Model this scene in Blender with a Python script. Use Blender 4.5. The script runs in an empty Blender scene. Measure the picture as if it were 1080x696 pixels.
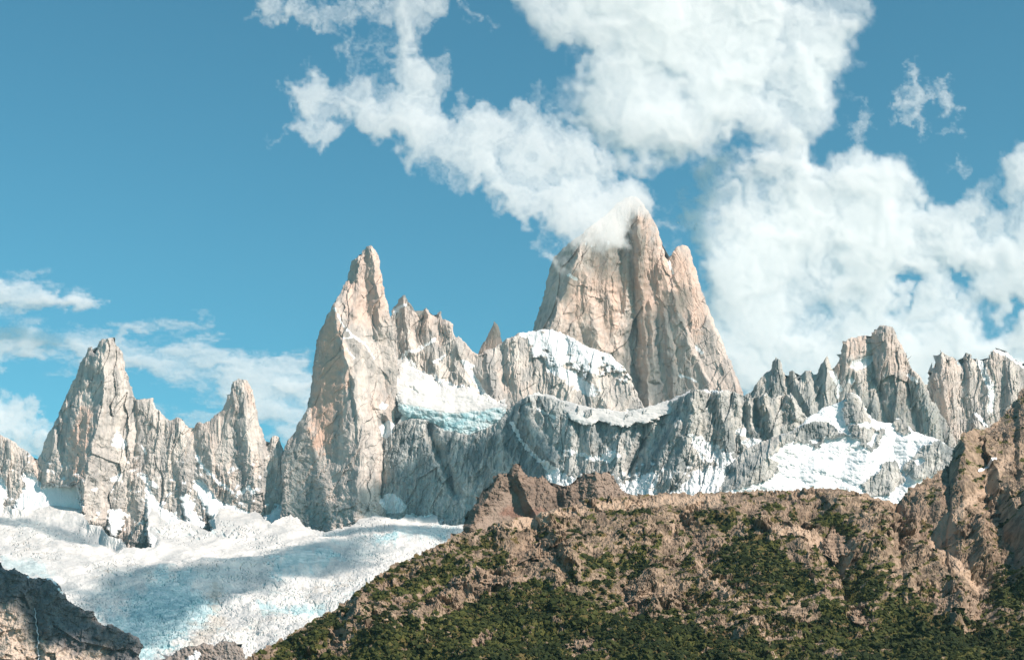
import bpy, math, random
import numpy as np
from mathutils import Vector, Matrix

# ------------------------------------------------------------------ camera
F, CX, CY = 1662.0, 540.0, 348.0          # focal length and centre of the 1080x696 photograph
PITCH = math.radians(13.5)
SC = bpy.context.scene
COL = SC.collection
cam_data = bpy.data.cameras.new('camera')
cam_data.sensor_width = 36.0
cam_data.lens = 36.0 * F / 1080.0
cam_data.clip_start = 1.0
cam_data.clip_end = 60000.0
cam = bpy.data.objects.new('camera', cam_data)
cam.location = (0, 0, 0)
cam.rotation_euler = (math.radians(90) + PITCH, 0, 0)
COL.objects.link(cam)
SC.camera = cam

# ------------------------------------------------------------------ sky and sun
SUN_EL, SUN_AZ = math.radians(38), math.radians(57)     # azimuth: degrees to the right of straight behind the camera
SUN_DIR = np.array([math.sin(SUN_AZ) * math.cos(SUN_EL), -math.cos(SUN_AZ) * math.cos(SUN_EL), math.sin(SUN_EL)])
SKY_STRENGTH = 0.084
SKY_TINT = (0.56, 1.20, 1.02)
world = bpy.data.worlds.new('World')
SC.world = world
world.use_nodes = True
wn, wl = world.node_tree.nodes, world.node_tree.links
wn.clear()
sky = wn.new('ShaderNodeTexSky')
sky.sky_type = 'NISHITA'
sky.sun_disc = False
sky.sun_elevation = SUN_EL
sky.sun_rotation = math.atan2(SUN_DIR[0], SUN_DIR[1])
sky.altitude = 1200
sky.air_density = 1.0
sky.dust_density = 1.0
sky.ozone_density = 4.0
tint = wn.new('ShaderNodeMix'); tint.data_type = 'RGBA'; tint.blend_type = 'MULTIPLY'
tint.inputs[0].default_value = 1.0
tint.inputs[7].default_value = (*SKY_TINT, 1)
bg = wn.new('ShaderNodeBackground'); bg.inputs['Strength'].default_value = SKY_STRENGTH
wo = wn.new('ShaderNodeOutputWorld')
wl.new(sky.outputs[0], tint.inputs[6]); wl.new(tint.outputs[2], bg.inputs[0]); wl.new(bg.outputs[0], wo.inputs[0])

sun_data = bpy.data.lights.new('sun', 'SUN')
sun_data.energy = 5.0
sun_data.angle = math.radians(0.5)
sun_data.color = (1.0, 0.865, 0.775)
sun = bpy.data.objects.new('sun', sun_data)
sun.rotation_euler = Vector(SUN_DIR).to_track_quat('Z', 'Y').to_euler()
COL.objects.link(sun)

SC.view_settings.view_transform = 'Standard'
SC.view_settings.look = 'None'
SC.view_settings.exposure = 0.55
SC.view_settings.gamma = 1.0
SC.view_settings.use_curve_mapping = False
cy = SC.cycles
cy.use_denoising = True
cy.max_bounces = 50
cy.diffuse_bounces = 2
cy.volume_bounces = 48
cy.transparent_max_bounces = 8
cy.use_adaptive_sampling = False

# ------------------------------------------------------------------ numeric helpers
def ray(px, py, D):
    """points at depth D (metres along the view axis) through photograph pixel (px, py)"""
    px, py, D = np.broadcast_arrays(np.asarray(px, float), np.asarray(py, float), np.asarray(D, float))
    u = (CY - py) / F
    sp, cp = math.sin(PITCH), math.cos(PITCH)
    return np.stack([D * (px - CX) / F, D * (cp - u * sp), D * (sp + u * cp)], -1)

_rs = np.random.RandomState(7)
_perm = _rs.permutation(1024)
_perm = np.concatenate([_perm, _perm, _perm])
_ang = _rs.rand(1024) * 2 * math.pi
_gx, _gy = np.cos(_ang), np.sin(_ang)
_r1, _r2 = _rs.rand(1024), _rs.rand(1024)

def perlin(x, y, seed=0):
    x = x + seed * 17.31; y = y + seed * 9.73
    xi = np.floor(x).astype(np.int64); yi = np.floor(y).astype(np.int64)
    fx = x - xi; fy = y - yi
    u = fx * fx * fx * (fx * (fx * 6 - 15) + 10); v = fy * fy * fy * (fy * (fy * 6 - 15) + 10)
    def g(ix, iy, dx, dy):
        h = _perm[(_perm[(ix + seed * 57) & 1023] + iy) & 1023]
        return _gx[h] * dx + _gy[h] * dy
    a = g(xi, yi, fx, fy); b = g(xi + 1, yi, fx - 1, fy)
    c = g(xi, yi + 1, fx, fy - 1); d = g(xi + 1, yi + 1, fx - 1, fy - 1)
    return ((a + (b - a) * u) + ((c + (d - c) * u) - (a + (b - a) * u)) * v) * 1.5

def fbm(x, y, seed=0, octv=4, gain=0.5, lac=2.03):
    s, a = 0.0, 1.0
    for o in range(octv):
        s = s + a * perlin(x, y, seed + o * 3)
        x = x * lac; y = y * lac; a *= gain
    return s

def ridged(x, y, seed=0, octv=3, gain=0.5, lac=2.1):
    s, a, t = 0.0, 1.0, 0.0
    for o in range(octv):
        s = s + a * (1 - 2 * np.abs(perlin(x, y, seed + o * 5)))
        t += a; x = x * lac; y = y * lac; a *= gain
    return s / t

def cells(x, y, seed=0):
    """Voronoi: (F1, F2 - F1, random value of the nearest cell)"""
    x = x + seed * 5.13; y = y + seed * 8.77
    xi = np.floor(x).astype(np.int64); yi = np.floor(y).astype(np.int64)
    f1 = np.full(x.shape, 9.0); f2 = np.full(x.shape, 9.0); idv = np.zeros(x.shape)
    for dx in (-1, 0, 1):
        for dy in (-1, 0, 1):
            h = _perm[(_perm[(xi + dx) & 1023] + yi + dy + seed * 31) & 1023]
            d = np.hypot(xi + dx + _r1[h] - x, yi + dy + _r2[h] - y)
            near = d < f1
            f2 = np.where(near, f1, np.minimum(f2, d))
            idv = np.where(near, _r1[(h * 7 + 3) & 1023], idv)
            f1 = np.where(near, d, f1)
    return f1, f2 - f1, idv

def facets(x, y, a, b, seed=0):
    """tilted planar slabs: every Voronoi cell is its own plane, so edges between them stay sharp"""
    X = x / a + seed * 5.13; Y = y / b + seed * 8.77
    xi = np.floor(X).astype(np.int64); yi = np.floor(Y).astype(np.int64)
    f1 = np.full(x.shape, 9.0); out = np.zeros(x.shape)
    for dx in (-1, 0, 1):
        for dy in (-1, 0, 1):
            h = _perm[(_perm[(xi + dx) & 1023] + yi + dy + seed * 31) & 1023]
            ex = X - (xi + dx + _r1[h]); ey = Y - (yi + dy + _r2[h])
            d = ex * ex + ey * ey
            near = d < f1
            val = (_r1[(h * 7 + 3) & 1023] - .5) + (_r2[(h * 5 + 1) & 1023] - .5) * 2.2 * ex + (_r1[(h * 3 + 9) & 1023] - .5) * 1.2 * ey
            out = np.where(near, val, out); f1 = np.where(near, d, f1)
    return out

def blur(a, n):
    k = np.ones(n) / n
    p = n // 2
    q = np.pad(a, p, mode='edge')
    q = np.apply_along_axis(lambda m: np.convolve(m, k, 'valid'), 0, q)
    return np.apply_along_axis(lambda m: np.convolve(m, k, 'valid'), 1, q)

def sstep(a, b, x):
    t = np.clip((x - a) / (b - a), 0, 1)
    return t * t * (3 - 2 * t)

def seg_dist(x, y, pts, closed):
    pts = np.asarray(pts, float)
    n = len(pts)
    best = np.full(x.shape, 1e9); side = np.zeros(x.shape); tt = np.zeros(x.shape)
    for i in range(n if closed else n - 1):
        a, b = pts[i][:2], pts[(i + 1) % n][:2]
        d = b - a; L2 = max(d @ d, 1e-9)
        t = np.clip(((x - a[0]) * d[0] + (y - a[1]) * d[1]) / L2, 0, 1)
        ex = x - a[0] - t * d[0]; ey = y - a[1] - t * d[1]
        q = ex * ex + ey * ey
        m = q < best
        best = np.where(m, q, best)
        side = np.where(m, d[0] * ey - d[1] * ex, side)
        tt = np.where(m, i + t, tt)
    return np.sqrt(best), side, tt

def poly_sd(x, y, pts):
    """signed distance to a closed outline, positive inside"""
    pts = np.asarray(pts, float)
    d, _, _ = seg_dist(x, y, pts, True)
    inside = np.zeros(x.shape, bool)
    n = len(pts)
    for i in range(n):
        x0, y0 = pts[i]; x1, y1 = pts[(i + 1) % n]
        if y0 == y1: continue
        c = ((y0 > y) != (y1 > y)) & (x < (x1 - x0) * (y - y0) / (y1 - y0) + x0)
        inside ^= c
    return np.where(inside, d, -d)

def local(fn, x, y, pts, pad, fill):
    """evaluate fn only near the bounding box of pts"""
    p = np.asarray(pts, float)
    m = (x > p[:, 0].min() - pad) & (x < p[:, 0].max() + pad) & (y > p[:, 1].min() - pad) & (y < p[:, 1].max() + pad)
    out = np.full(x.shape, float(fill))
    if m.any(): out[m] = fn(x[m], y[m])
    return out

def patch(x, y, pts, soft=1.5, rough=3.0, scale=7.0, seed=3):
    """0..1 mask of a traced patch with a ragged edge"""
    def f(a, b):
        s = poly_sd(a, b, pts) + rough * fbm(a / scale, b / scale, seed, 4, 0.6)
        return sstep(-soft, soft, s)
    return local(f, x, y, pts, soft + rough * 2, 0)

def stroke(x, y, pts, width, soft=1.0, rough=1.0, seed=3):
    def f(a, b):
        d, _, _ = seg_dist(a, b, pts, False)
        return sstep(width + soft, max(width - soft, 0), d + rough * fbm(a / 4, b / 4, seed, 3, 0.6))
    return local(f, x, y, pts, width + soft + 2 * rough + 1, 0)

def tent(x, y, pts, A, wl, wr, seed=1, wob=2.0, power=1.0, fade=14.0):
    """a ridge (A > 0) or gully (A < 0) along a polyline, listed top to bottom, with its own width on either side"""
    def f(a, b):
        aa = a + wob * fbm(a / 16, b / 16, seed, 3)
        bb = b + wob * fbm(a / 16, b / 16, seed + 9, 3)
        d, side, t = seg_dist(aa, bb, pts, False)
        w = np.where(side > 0, wl, wr)
        return A * np.clip(1 - d / w, 0, 1) ** power
    return local(f, x, y, pts, max(wl, wr) + wob * 2, 0)

# ------------------------------------------------------------------ mesh helpers
def new_mesh(name, verts, faces, mat, attrs=None, smooth=False, parent=None):
    me = bpy.data.meshes.new(name)
    verts = np.asarray(verts, np.float32); faces = np.asarray(faces, np.int32)
    k = faces.shape[1]
    me.vertices.add(len(verts)); me.vertices.foreach_set('co', verts.ravel())
    me.loops.add(faces.size); me.loops.foreach_set('vertex_index', faces.ravel())
    me.polygons.add(len(faces))
    me.polygons.foreach_set('loop_start', np.arange(0, faces.size, k, dtype=np.int32))
    me.polygons.foreach_set('loop_total', np.full(len(faces), k, np.int32))
    me.update(calc_edges=True)
    me.validate()
    me.polygons.foreach_set('use_smooth', np.full(len(me.polygons), smooth))
    for key, val in (attrs or {}).items():
        at = me.attributes.new(key, 'FLOAT', 'POINT')
        at.data.foreach_set('value', np.asarray(val, np.float32).ravel())
    me.materials.append(mat)
    ob = bpy.data.objects.new(name, me)
    COL.objects.link(ob)
    if parent: ob.parent = parent
    return ob

def tag(o, label=None, cat=None, group=None, kind=None):
    if label: o['label'] = label
    if cat: o['category'] = cat
    if group: o['group'] = group
    if kind: o['kind'] = kind
    return o

def grid_in(poly, h, wamp, wscale, seed, inset=0.0):
    p = np.asarray(poly, float)
    x0, x1, y0, y1 = p[:, 0].min() - 6, p[:, 0].max() + 6, p[:, 1].min() - 6, p[:, 1].max() + 6
    xs = np.arange(x0, x1, h); ys = np.arange(y0, y1, h)
    X, Y = np.meshgrid(xs, ys)
    def sdf(a, b):
        na = wamp * fbm(a / wscale, b / wscale, seed, 5, 0.62)
        nb = wamp * fbm(a / wscale, b / wscale, seed + 21, 5, 0.62)
        return poly_sd(a + na, b + nb, p) - inset
    S = sdf(X, Y)
    keep = (S[:-1, :-1] > 0) | (S[1:, :-1] > 0) | (S[:-1, 1:] > 0) | (S[1:, 1:] > 0)
    used = np.zeros(S.shape, bool)
    used[:-1, :-1] |= keep; used[1:, :-1] |= keep; used[:-1, 1:] |= keep; used[1:, 1:] |= keep
    snap = used & (S < 0)
    xs_, ys_ = X[snap], Y[snap]
    for _ in range(2):
        s0 = sdf(xs_, ys_)
        gx = (sdf(xs_ + .1, ys_) - s0) / .1; gy = (sdf(xs_, ys_ + .1) - s0) / .1
        g2 = np.maximum(gx * gx + gy * gy, 0.4)
        xs_ = xs_ - np.clip(s0 * gx / g2, -h, h); ys_ = ys_ - np.clip(s0 * gy / g2, -h, h)
    X = X.copy(); Y = Y.copy(); X[snap] = xs_; Y[snap] = ys_
    S = np.where(snap, 0, S)
    return X, Y, S, keep, used

SURF = {}          # coarse lookup of what stands where, for placing cloud shadows, shrubs and rocks

def relief(name, poly, func, mat, h=0.66, wamp=1.6, wscale=9.0, seed=1, thick=60.0, displace=None, smooth=False):
    """solid rock or ice body with the given outline; func(X, Y, S) -> depth in metres, attributes.
    The front carries the relief; the back is a rounded shell 'thick' pixels-equivalent deep."""
    X, Y, S, keep, used = grid_in(poly, h, wamp, wscale, seed)
    D, attrs = func(X, Y, S, h)
    P = ray(X, Y, D)
    if displace is not None:
        P = P + displace(X, Y, S, D)
    idx = np.full(S.shape, -1, np.int64)
    idx[used] = np.arange(used.sum())
    r, c = np.nonzero(keep)
    F_ = np.stack([idx[r, c], idx[r + 1, c], idx[r + 1, c + 1], idx[r, c + 1]], 1)
    V = P[used]
    A = {k: v[used] for k, v in attrs.items()}
    if thick:
        hb = 5.0
        Xb, Yb, Sb, kb, ub = grid_in(poly, hb, wamp, wscale, seed, inset=1.3)
        p = np.asarray(poly, float)
        j = np.clip(((Xb - X[0, 0]) / h).round().astype(int), 0, X.shape[1] - 1)
        i = np.clip(((Yb - Y[0, 0]) / h).round().astype(int), 0, X.shape[0] - 1)
        Df = D[i, j]
        m = np.clip(Sb / thick, 0, 1)
        Db = Df + (2 + 1.6 * thick * np.sqrt(1 - (1 - m) ** 2)) * Df / F
        Pb = ray(Xb, Yb, Db)
        ib = np.full(Sb.shape, -1, np.int64); ib[ub] = np.arange(ub.sum()) + len(V)
        r, c = np.nonzero(kb)
        Fb = np.stack([ib[r, c], ib[r, c + 1], ib[r + 1, c + 1], ib[r + 1, c]], 1)
        V = np.concatenate([V, Pb[ub]]); F_ = np.concatenate([F_, Fb])
        for k in A: A[k] = np.concatenate([A[k], np.zeros(ub.sum())])
    ob = new_mesh(name, V, F_, mat, A, smooth)
    SURF[name + ob.name[-4:]] = (X, Y, D, P, S, attrs)
    ob['_s'] = 0; del ob['_s']
    return ob, (X, Y, D, P, S, attrs)

def upness(d, h, xs=1.0):
    """how far a relief d(x, y) faces the sky, from its gradient down the picture"""
    gy, gx = np.gradient(d, h)
    return gy / np.sqrt(1 + gx * gx + gy * gy), gx

# ------------------------------------------------------------------ materials
class NT:
    def __init__(s, name):
        s.m = bpy.data.materials.new(name); s.m.use_nodes = True
        s.n, s.l = s.m.node_tree.nodes, s.m.node_tree.links
        s.n.clear(); s.out = s.n.new('ShaderNodeOutputMaterial')
    def add(s, t, **kw):
        nd = s.n.new(t)
        for k, v in kw.items(): setattr(nd, k, v)
        return nd
    def put(s, sock, v):
        if hasattr(v, 'is_output') or isinstance(v, bpy.types.NodeSocket): s.l.new(v, sock)
        elif isinstance(v, tuple) and len(v) == 3: sock.default_value = (*v, 1) if len(sock.default_value) == 4 else v
        else: sock.default_value = v
    def attr(s, name): return s.add('ShaderNodeAttribute', attribute_name=name).outputs['Fac']
    def pos(s): return s.add('ShaderNodeNewGeometry').outputs['Position']
    def scale(s, v, f):
        n = s.add('ShaderNodeVectorMath', operation='MULTIPLY'); s.l.new(v, n.inputs[0]); n.inputs[1].default_value = f
        return n.outputs[0]
    def noise(s, v, sc, det=6, rough=0.6):
        n = s.add('ShaderNodeTexNoise'); s.l.new(v, n.inputs['Vector'])
        n.inputs['Scale'].default_value = sc; n.inputs['Detail'].default_value = det; n.inputs['Roughness'].default_value = rough
        return n.outputs['Fac']
    def ramp(s, v, a, b, lo=0.0, hi=1.0):
        n = s.add('ShaderNodeMapRange', interpolation_type='SMOOTHSTEP'); s.l.new(v, n.inputs[0])
        n.inputs[1].default_value = a; n.inputs[2].default_value = b; n.inputs[3].default_value = lo; n.inputs[4].default_value = hi
        return n.outputs[0]
    def math(s, op, a, b=0.0):
        n = s.add('ShaderNodeMath', operation=op); s.put(n.inputs[0], a); s.put(n.inputs[1], b)
        return n.outputs[0]
    def mix(s, f, a, b):
        n = s.add('ShaderNodeMix', data_type='RGBA'); s.put(n.inputs[0], f); s.put(n.inputs[6], a); s.put(n.inputs[7], b)
        return n.outputs[2]
    def bump(s, hgt, dist, strength=1.0, normal=None):
        n = s.add('ShaderNodeBump'); s.l.new(hgt, n.inputs['Height']); n.inputs['Distance'].default_value = dist
        n.inputs['Strength'].default_value = strength
        if normal is not None: s.l.new(normal, n.inputs['Normal'])
        return n.outputs[0]
    def finish(s, col, rough=0.9, normal=None):
        b = s.add('ShaderNodeBsdfPrincipled'); s.put(b.inputs['Base Color'], col); s.put(b.inputs['Roughness'], rough)
        b.inputs['Specular IOR Level'].default_value = 0.2
        if normal is not None: s.l.new(normal, b.inputs['Normal'])
        s.l.new(b.outputs[0], s.out.inputs[0]); return s.m

def granite(name, base, dark, warm, bumpd=3.5):
    t = NT(name); p = t.pos()
    streak = t.noise(t.scale(p, (1, 1, 0.10)), 0.016, 8, 0.68)
    thin = t.noise(t.scale(p, (1, 1, 0.045)), 0.06, 6, 0.7)
    blotch = t.noise(t.scale(p, (1, 1, 0.6)), 0.0055, 6, 0.62)
    fine = t.noise(t.scale(p, (1, 1, 0.5)), 0.13, 6, 0.75)
    c = t.mix(t.ramp(streak, 0.36, 0.62), dark, base)
    c = t.mix(t.math('MULTIPLY', t.ramp(thin, 0.5, 0.66), 0.75), c, dark)
    c = t.mix(t.math('MULTIPLY', t.ramp(fine, 0.55, 0.72), 0.3), c, tuple(v * .62 for v in dark))
    c = t.mix(t.math('MULTIPLY', t.ramp(fine, 0.46, 0.3), 0.35), c, tuple(min(v * 1.25, .62) for v in base))
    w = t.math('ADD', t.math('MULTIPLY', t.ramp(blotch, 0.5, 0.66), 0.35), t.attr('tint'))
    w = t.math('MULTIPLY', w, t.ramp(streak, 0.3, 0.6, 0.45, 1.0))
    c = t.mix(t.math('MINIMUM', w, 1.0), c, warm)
    sn = t.math('ADD', t.attr('snow'), t.math('MULTIPLY', t.math('SUBTRACT', t.noise(p, 0.06, 8, 0.65), 0.5), 0.75))
    sn = t.ramp(sn, 0.46, 0.54)
    snc = t.mix(t.ramp(t.noise(p, 0.01, 4), 0.4, 0.7), (0.80, 0.80, 0.79), (0.70, 0.72, 0.73))
    c = t.mix(sn, c, snc)
    b = t.bump(t.noise(t.scale(p, (1, 1, 0.3)), 0.09, 8, 0.75), bumpd, 1.0)
    return t.finish(c, 0.92, b)


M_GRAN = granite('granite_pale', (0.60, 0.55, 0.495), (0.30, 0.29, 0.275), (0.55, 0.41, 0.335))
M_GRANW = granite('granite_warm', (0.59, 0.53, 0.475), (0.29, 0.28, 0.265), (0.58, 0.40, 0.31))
M_GRAND = granite('granite_grey', (0.50, 0.49, 0.46), (0.16, 0.185, 0.19), (0.50, 0.43, 0.36))

def ice_material():
    t = NT('glacier_ice'); p = t.pos()
    big = t.noise(t.scale(p, (1, 0.5, 1)), 0.006, 6, 0.65)
    fine = t.noise(t.scale(p, (0.6, 1, 1)), 0.04, 6, 0.62)
    snow = t.mix(t.ramp(big, 0.35, 0.7), (0.68, 0.65, 0.61), (0.44, 0.44, 0.43))
    ice = t.mix(t.ramp(fine, 0.4, 0.65), (0.24, 0.42, 0.45), (0.56, 0.65, 0.65))
    dirt = (0.42, 0.38, 0.33)
    tq = t.math('ADD', t.attr('ice'), t.math('MULTIPLY', t.math('SUBTRACT', fine, 0.5), 0.8))
    c = t.mix(t.ramp(tq, 0.25, 0.95), snow, ice)
    dq = t.math('ADD', t.attr('dirt'), t.math('MULTIPLY', t.math('SUBTRACT', t.noise(t.scale(p, (0.4, 1, 1)), 0.02, 7, 0.66), 0.5), 1.8))
    c = t.mix(t.math('MULTIPLY', t.ramp(dq, 0.3, 0.95), 0.75), c, dirt)
    b = t.bump(fine, 4.0, 0.8)
    return t.finish(c, 0.75, b)
M_ICE = ice_material()

def hill_material(name, rock, rock2, scree_c, grass, soil):
    t = NT(name); p = t.pos()
    n1 = t.noise(p, 0.05, 7, 0.7); n2 = t.noise(p, 0.25, 5, 0.7); n3 = t.noise(p, 0.012, 5, 0.6)
    c = t.mix(t.ramp(n1, 0.36, 0.66), rock2, rock)
    c = t.mix(t.math('MULTIPLY', t.ramp(n2, 0.5, 0.72), 0.6), c, rock2)
    c = t.mix(t.math('MULTIPLY', t.ramp(n3, 0.45, 0.65), 0.35), c, (0.30, 0.21, 0.16))
    sc = t.mix(t.ramp(n2, 0.42, 0.75), scree_c, rock)
    c = t.mix(t.attr('scree'), c, sc)
    gq = t.math('ADD', t.attr('veg'), t.math('MULTIPLY', t.math('SUBTRACT', n1, 0.5), 1.6))
    g = t.mix(t.ramp(t.noise(p, 0.02, 6, 0.7), 0.45, 0.6), grass, soil)
    c = t.mix(t.ramp(gq, 0.35, 0.6), c, g)
    c = t.mix(t.attr('rust'), c, (0.23, 0.12, 0.085))
    c = t.mix(t.ramp(t.attr('snow'), 0.4, 0.6), c, (0.8, 0.8, 0.8))
    b = t.bump(n2, 2.2, 1.0)
    return t.finish(c, 0.95, b)
M_HILL = hill_material('hill_rock', (0.42, 0.305, 0.215), (0.13, 0.095, 0.065), (0.46, 0.335, 0.24), (0.078, 0.080, 0.020), (0.125, 0.090, 0.036))
M_CRAG = hill_material('crag_rock', (0.25, 0.185, 0.14), (0.105, 0.08, 0.063), (0.33, 0.25, 0.20), (0.07, 0.08, 0.03), (0.12, 0.09, 0.05))
M_MORAINE = hill_material('moraine_rock', (0.20, 0.19, 0.185), (0.10, 0.10, 0.105), (0.62, 0.49, 0.385), (0.10, 0.10, 0.06), (0.15, 0.12, 0.08))  # rock darkened to deepen the cloud shade, scree tan brightened as sunlight

def cloud_material(name, density, g=0.0):
    t = NT(name)
    v = t.add('ShaderNodeVolumeScatter'); v.inputs['Color'].default_value = (1, 0.966, 0.956, 1)
    v.inputs['Density'].default_value = density; v.inputs['Anisotropy'].default_value = g
    t.l.new(v.outputs[0], t.out.inputs['Volume'])
    try: t.m.cycles.homogeneous_volume = True
    except Exception: pass
    return t.m
M_CLOUD = cloud_material('cloud_vapour', 0.0125, 0.0)
M_PLUME = cloud_material('cloud_vapour_plume', 0.0145)
M_CLOUD_SHADE = cloud_material('cloud_vapour_dense', 0.02)

# ------------------------------------------------------------------ rock relief
def flutes(x, y, seed, A=1.0, cx=None, cyy=None, fan=0.0, lean=0.0, scale=1.0, blocky=1.0):
    """vertical buttresses, cracks and blocks of granite, in pixel-equivalents towards the camera"""
    xx = x - lean * (y - 400)
    if fan and cx is not None:
        xx = cx + (xx - cx) / (1 + fan * np.clip(y - cyy, 0, 400) / 100.0)
    wx = xx + 4 * fbm(x / 40, y / 60, seed + 2, 3)
    s = scale
    m1 = 0.55 + 0.9 * fbm(x / 45, y / 55, seed + 20, 3); m2 = 0.6 + 1.1 * fbm(x / 22, y / 30, seed + 23, 3)
    m1 = np.clip(m1, 0, 1.5); m2 = np.clip(m2, 0, 1.6)
    rz = 0.35 + 0.9 * sstep(-0.25, 0.35, fbm(wx / 38, y / 60, seed + 40, 4))
    d = 1.6 * m1 * ridged(wx / (23 * s), y / (260 * s), seed, 2)
    d += 1.5 * m2 * ridged(wx / (9 * s), y / (170 * s), seed + 4, 2)
    d += rz * 1.1 * m1 * ridged(wx / (4.2 * s), y / (90 * s), seed + 8, 2)
    d += rz * 0.8 * m2 * ridged(wx / (2.1 * s), y / (34 * s), seed + 11, 2)
    lx = wx + 0.12 * y
    for k, (a, b, q) in enumerate([(32, 170, 5.4), (15, 80, 2.9), (6.5, 30, 1.5), (3.0, 10, 0.8)]):
        d += (rz if k > 1 else 1.0) * blocky * q * facets(lx + 0.2 * a * perlin(x / a, y / a, seed + 3), y + 0.15 * a * perlin(x / a, y / a, seed + 7), a * s, b * s, seed + 5 + k)
    d += 1.6 * blocky * facets(x + y * 0.7, y - x * 0.6, 10 * s, 26 * s, seed + 6)
    # thin open cracks
    c1 = np.abs(perlin(wx / (16 * s), y / (140 * s), seed + 30)); c2 = np.abs(perlin(wx / (8 * s), y / (60 * s), seed + 33))
    d -= 0.45 * sstep(0.03, 0.0, c1) + 0.45 * sstep(0.045, 0.0, c2)
    d += 0.5 * rz * fbm(x / 10, y / 18, seed + 13, 6, 0.66)
    return A * d

def rounding(S, R, B):
    R = min(R, 12); B = min(B, 7) * 0.8
    m = np.clip(S / R, 0, 1)
    return B * np.sqrt(np.maximum(1 - (1 - m) ** 2, 0))

def massif(D0, ytop, slope, build):
    def f(X, Y, S, h):
        d, snowf, tint = build(X, Y, S, h)
        d = d + slope * (Y - ytop)
        up, gx = upness(blur(d, 5), h)
        snow = snowf(up)
        D = D0 - d * (D0 / F)
        return D, {'snow': snow, 'tint': tint}
    return f

PEAK, MOUNT = 'mountain', 'mountain'
# --- right end of the range, behind everything else
guill = [(974,520),(976,430),(978,412),(979,400),(982,390),(986,388),(988,378),(993,371),(997,377),(999,385),(1001,376),(1005,376),(1009,382),(1014,388),(1017,375),(1019,374),(1021,382),(1023,372),(1026,382),(1031,379),(1036,381),(1044,377),(1046,369),(1051,369),(1060,372),(1070,379),(1080,385),(1100,398),(1130,412),(1170,388),(1210,402),(1260,380),(1320,410),(1390,440),(1400,520)]
def b_guill(x, y, S, h):
    d = rounding(S, 16, 9) + flutes(x, y, 31, 1.05, scale=0.6, lean=0.05)
    for pts, A, wl, wr in [([(993,372),(992,400),(1000,440),(1010,480)],9,8,14), ([(1003,377),(1006,420),(1014,470)],6,7,9),
                           ([(1023,373),(1022,410),(1030,450)],8,9,7), ([(1047,370),(1046,400),(1038,440),(1032,470)],10,14,12),
                           ([(1034,380),(1036,410),(1028,440)],-7,7,8), ([(1066,380),(1070,410),(1064,440)],7,10,12)]:
        d += 0.7 * tent(x, y, pts, A, wl, wr, 32)
    def snow(up):
        s = 0.15 + 0.5 * sstep(0.55, 0.9, up) * 0
        s = s + 0.9 * stroke(x, y, [(1051,370),(1062,374),(1072,381),(1084,389)], 1.6, 1, .8)
        s += 0.75 * stroke(x, y, [(1034,383),(1038,395),(1044,404),(1046,420),(1044,432)], 3.0, 2, 2.4)
        s += 0.8 * stroke(x, y, [(1029,436),(1036,444),(1041,450)], 1.4, 1, .8)
        return s + 0.30 * sstep(0.45, 0.85, up)
    tintm = 0.12 + 0.3 * patch(x, y, [(985,380),(1010,380),(1015,400),(1000,440),(985,420)], 8, 6)
    return d, snow, tintm
o, _ = relief('mountain', guill, massif(7900, 380, 0.45, b_guill), M_GRAN, wamp=1.9, wscale=6, seed=3)
tag(o, 'pale jagged granite ridge with snow streaks at the right end of the range', MOUNT, kind='structure')

merm = [(868,520),(872,440),(874,400),(878,391),(882,385),(886,377),(888,370),(889,361),(894,358),(900,357),(905,355),(912,354),(918,357),(920,350),(925,347),(929,344),(934,343),(941,345),(944,352),(950,362),(955,372),(959,385),(965,392),(972,398),(977,410),(981,420),(990,432),(1000,448),(1008,466),(1014,490),(1016,525)]
def b_merm(x, y, S, h):
    d = rounding(S, 22, 13) + flutes(x, y, 41, 1.0, scale=0.65)
    for pts, A, wl, wr in [([(934,344),(936,375),(944,410),(950,450),(955,480)],13,20,16), ([(919,358),(920,385),(926,420)],-8,8,8),
                           ([(892,360),(893,385),(890,410),(888,450)],8,12,16), ([(957,385),(958,410),(965,440),(972,480)],-6,6,6),
                           ([(972,400),(978,430),(985,470)],9,12,12), ([(902,380),(908,410),(906,440)],6,9,9),([(922,390),(930,420),(938,455)],-6,7,5)]:
        d += 0.8 * tent(x, y, pts, A, wl, wr, 42)
    d -= 7 * patch(x, y, [(897,386),(900,380),(912,377),(921,375),(921,381),(914,388),(903,390)], 3, 1)
    def snow(up):
        s = 0.12 + 1.0 * patch(x, y, [(897,386),(899,380),(911,377),(921,375),(920,381),(914,387),(903,390)], 1.0, 1.0)
        s += 0.9 * patch(x, y, [(894,400),(898,399),(901,402),(898,405),(894,403)], 1, 1)
        s += 0.8 * stroke(x, y, [(878,392),(883,402),(887,412)], 1.8, 1.5, 1.2)
        s += 0.6 * stroke(x, y, [(958,396),(966,402)], 2.0, 1.5, 1.2)
        return s + 0.26 * sstep(0.45, 0.85, up)
    tintm = 0.1 + 0.5 * patch(x, y, [(885,360),(905,355),(941,344),(958,380),(962,400),(950,440),(938,400),(915,372),(895,375),(885,395)], 10, 8)
    return d, snow, tintm
o, MERMS = relief('mountain', merm, massif(7600, 344, 0.42, b_merm), M_GRAN, wamp=1.25, wscale=6, seed=4)
tag(o, 'broad blocky granite summit with small snow patch below its notch', MOUNT, kind='structure')

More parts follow.
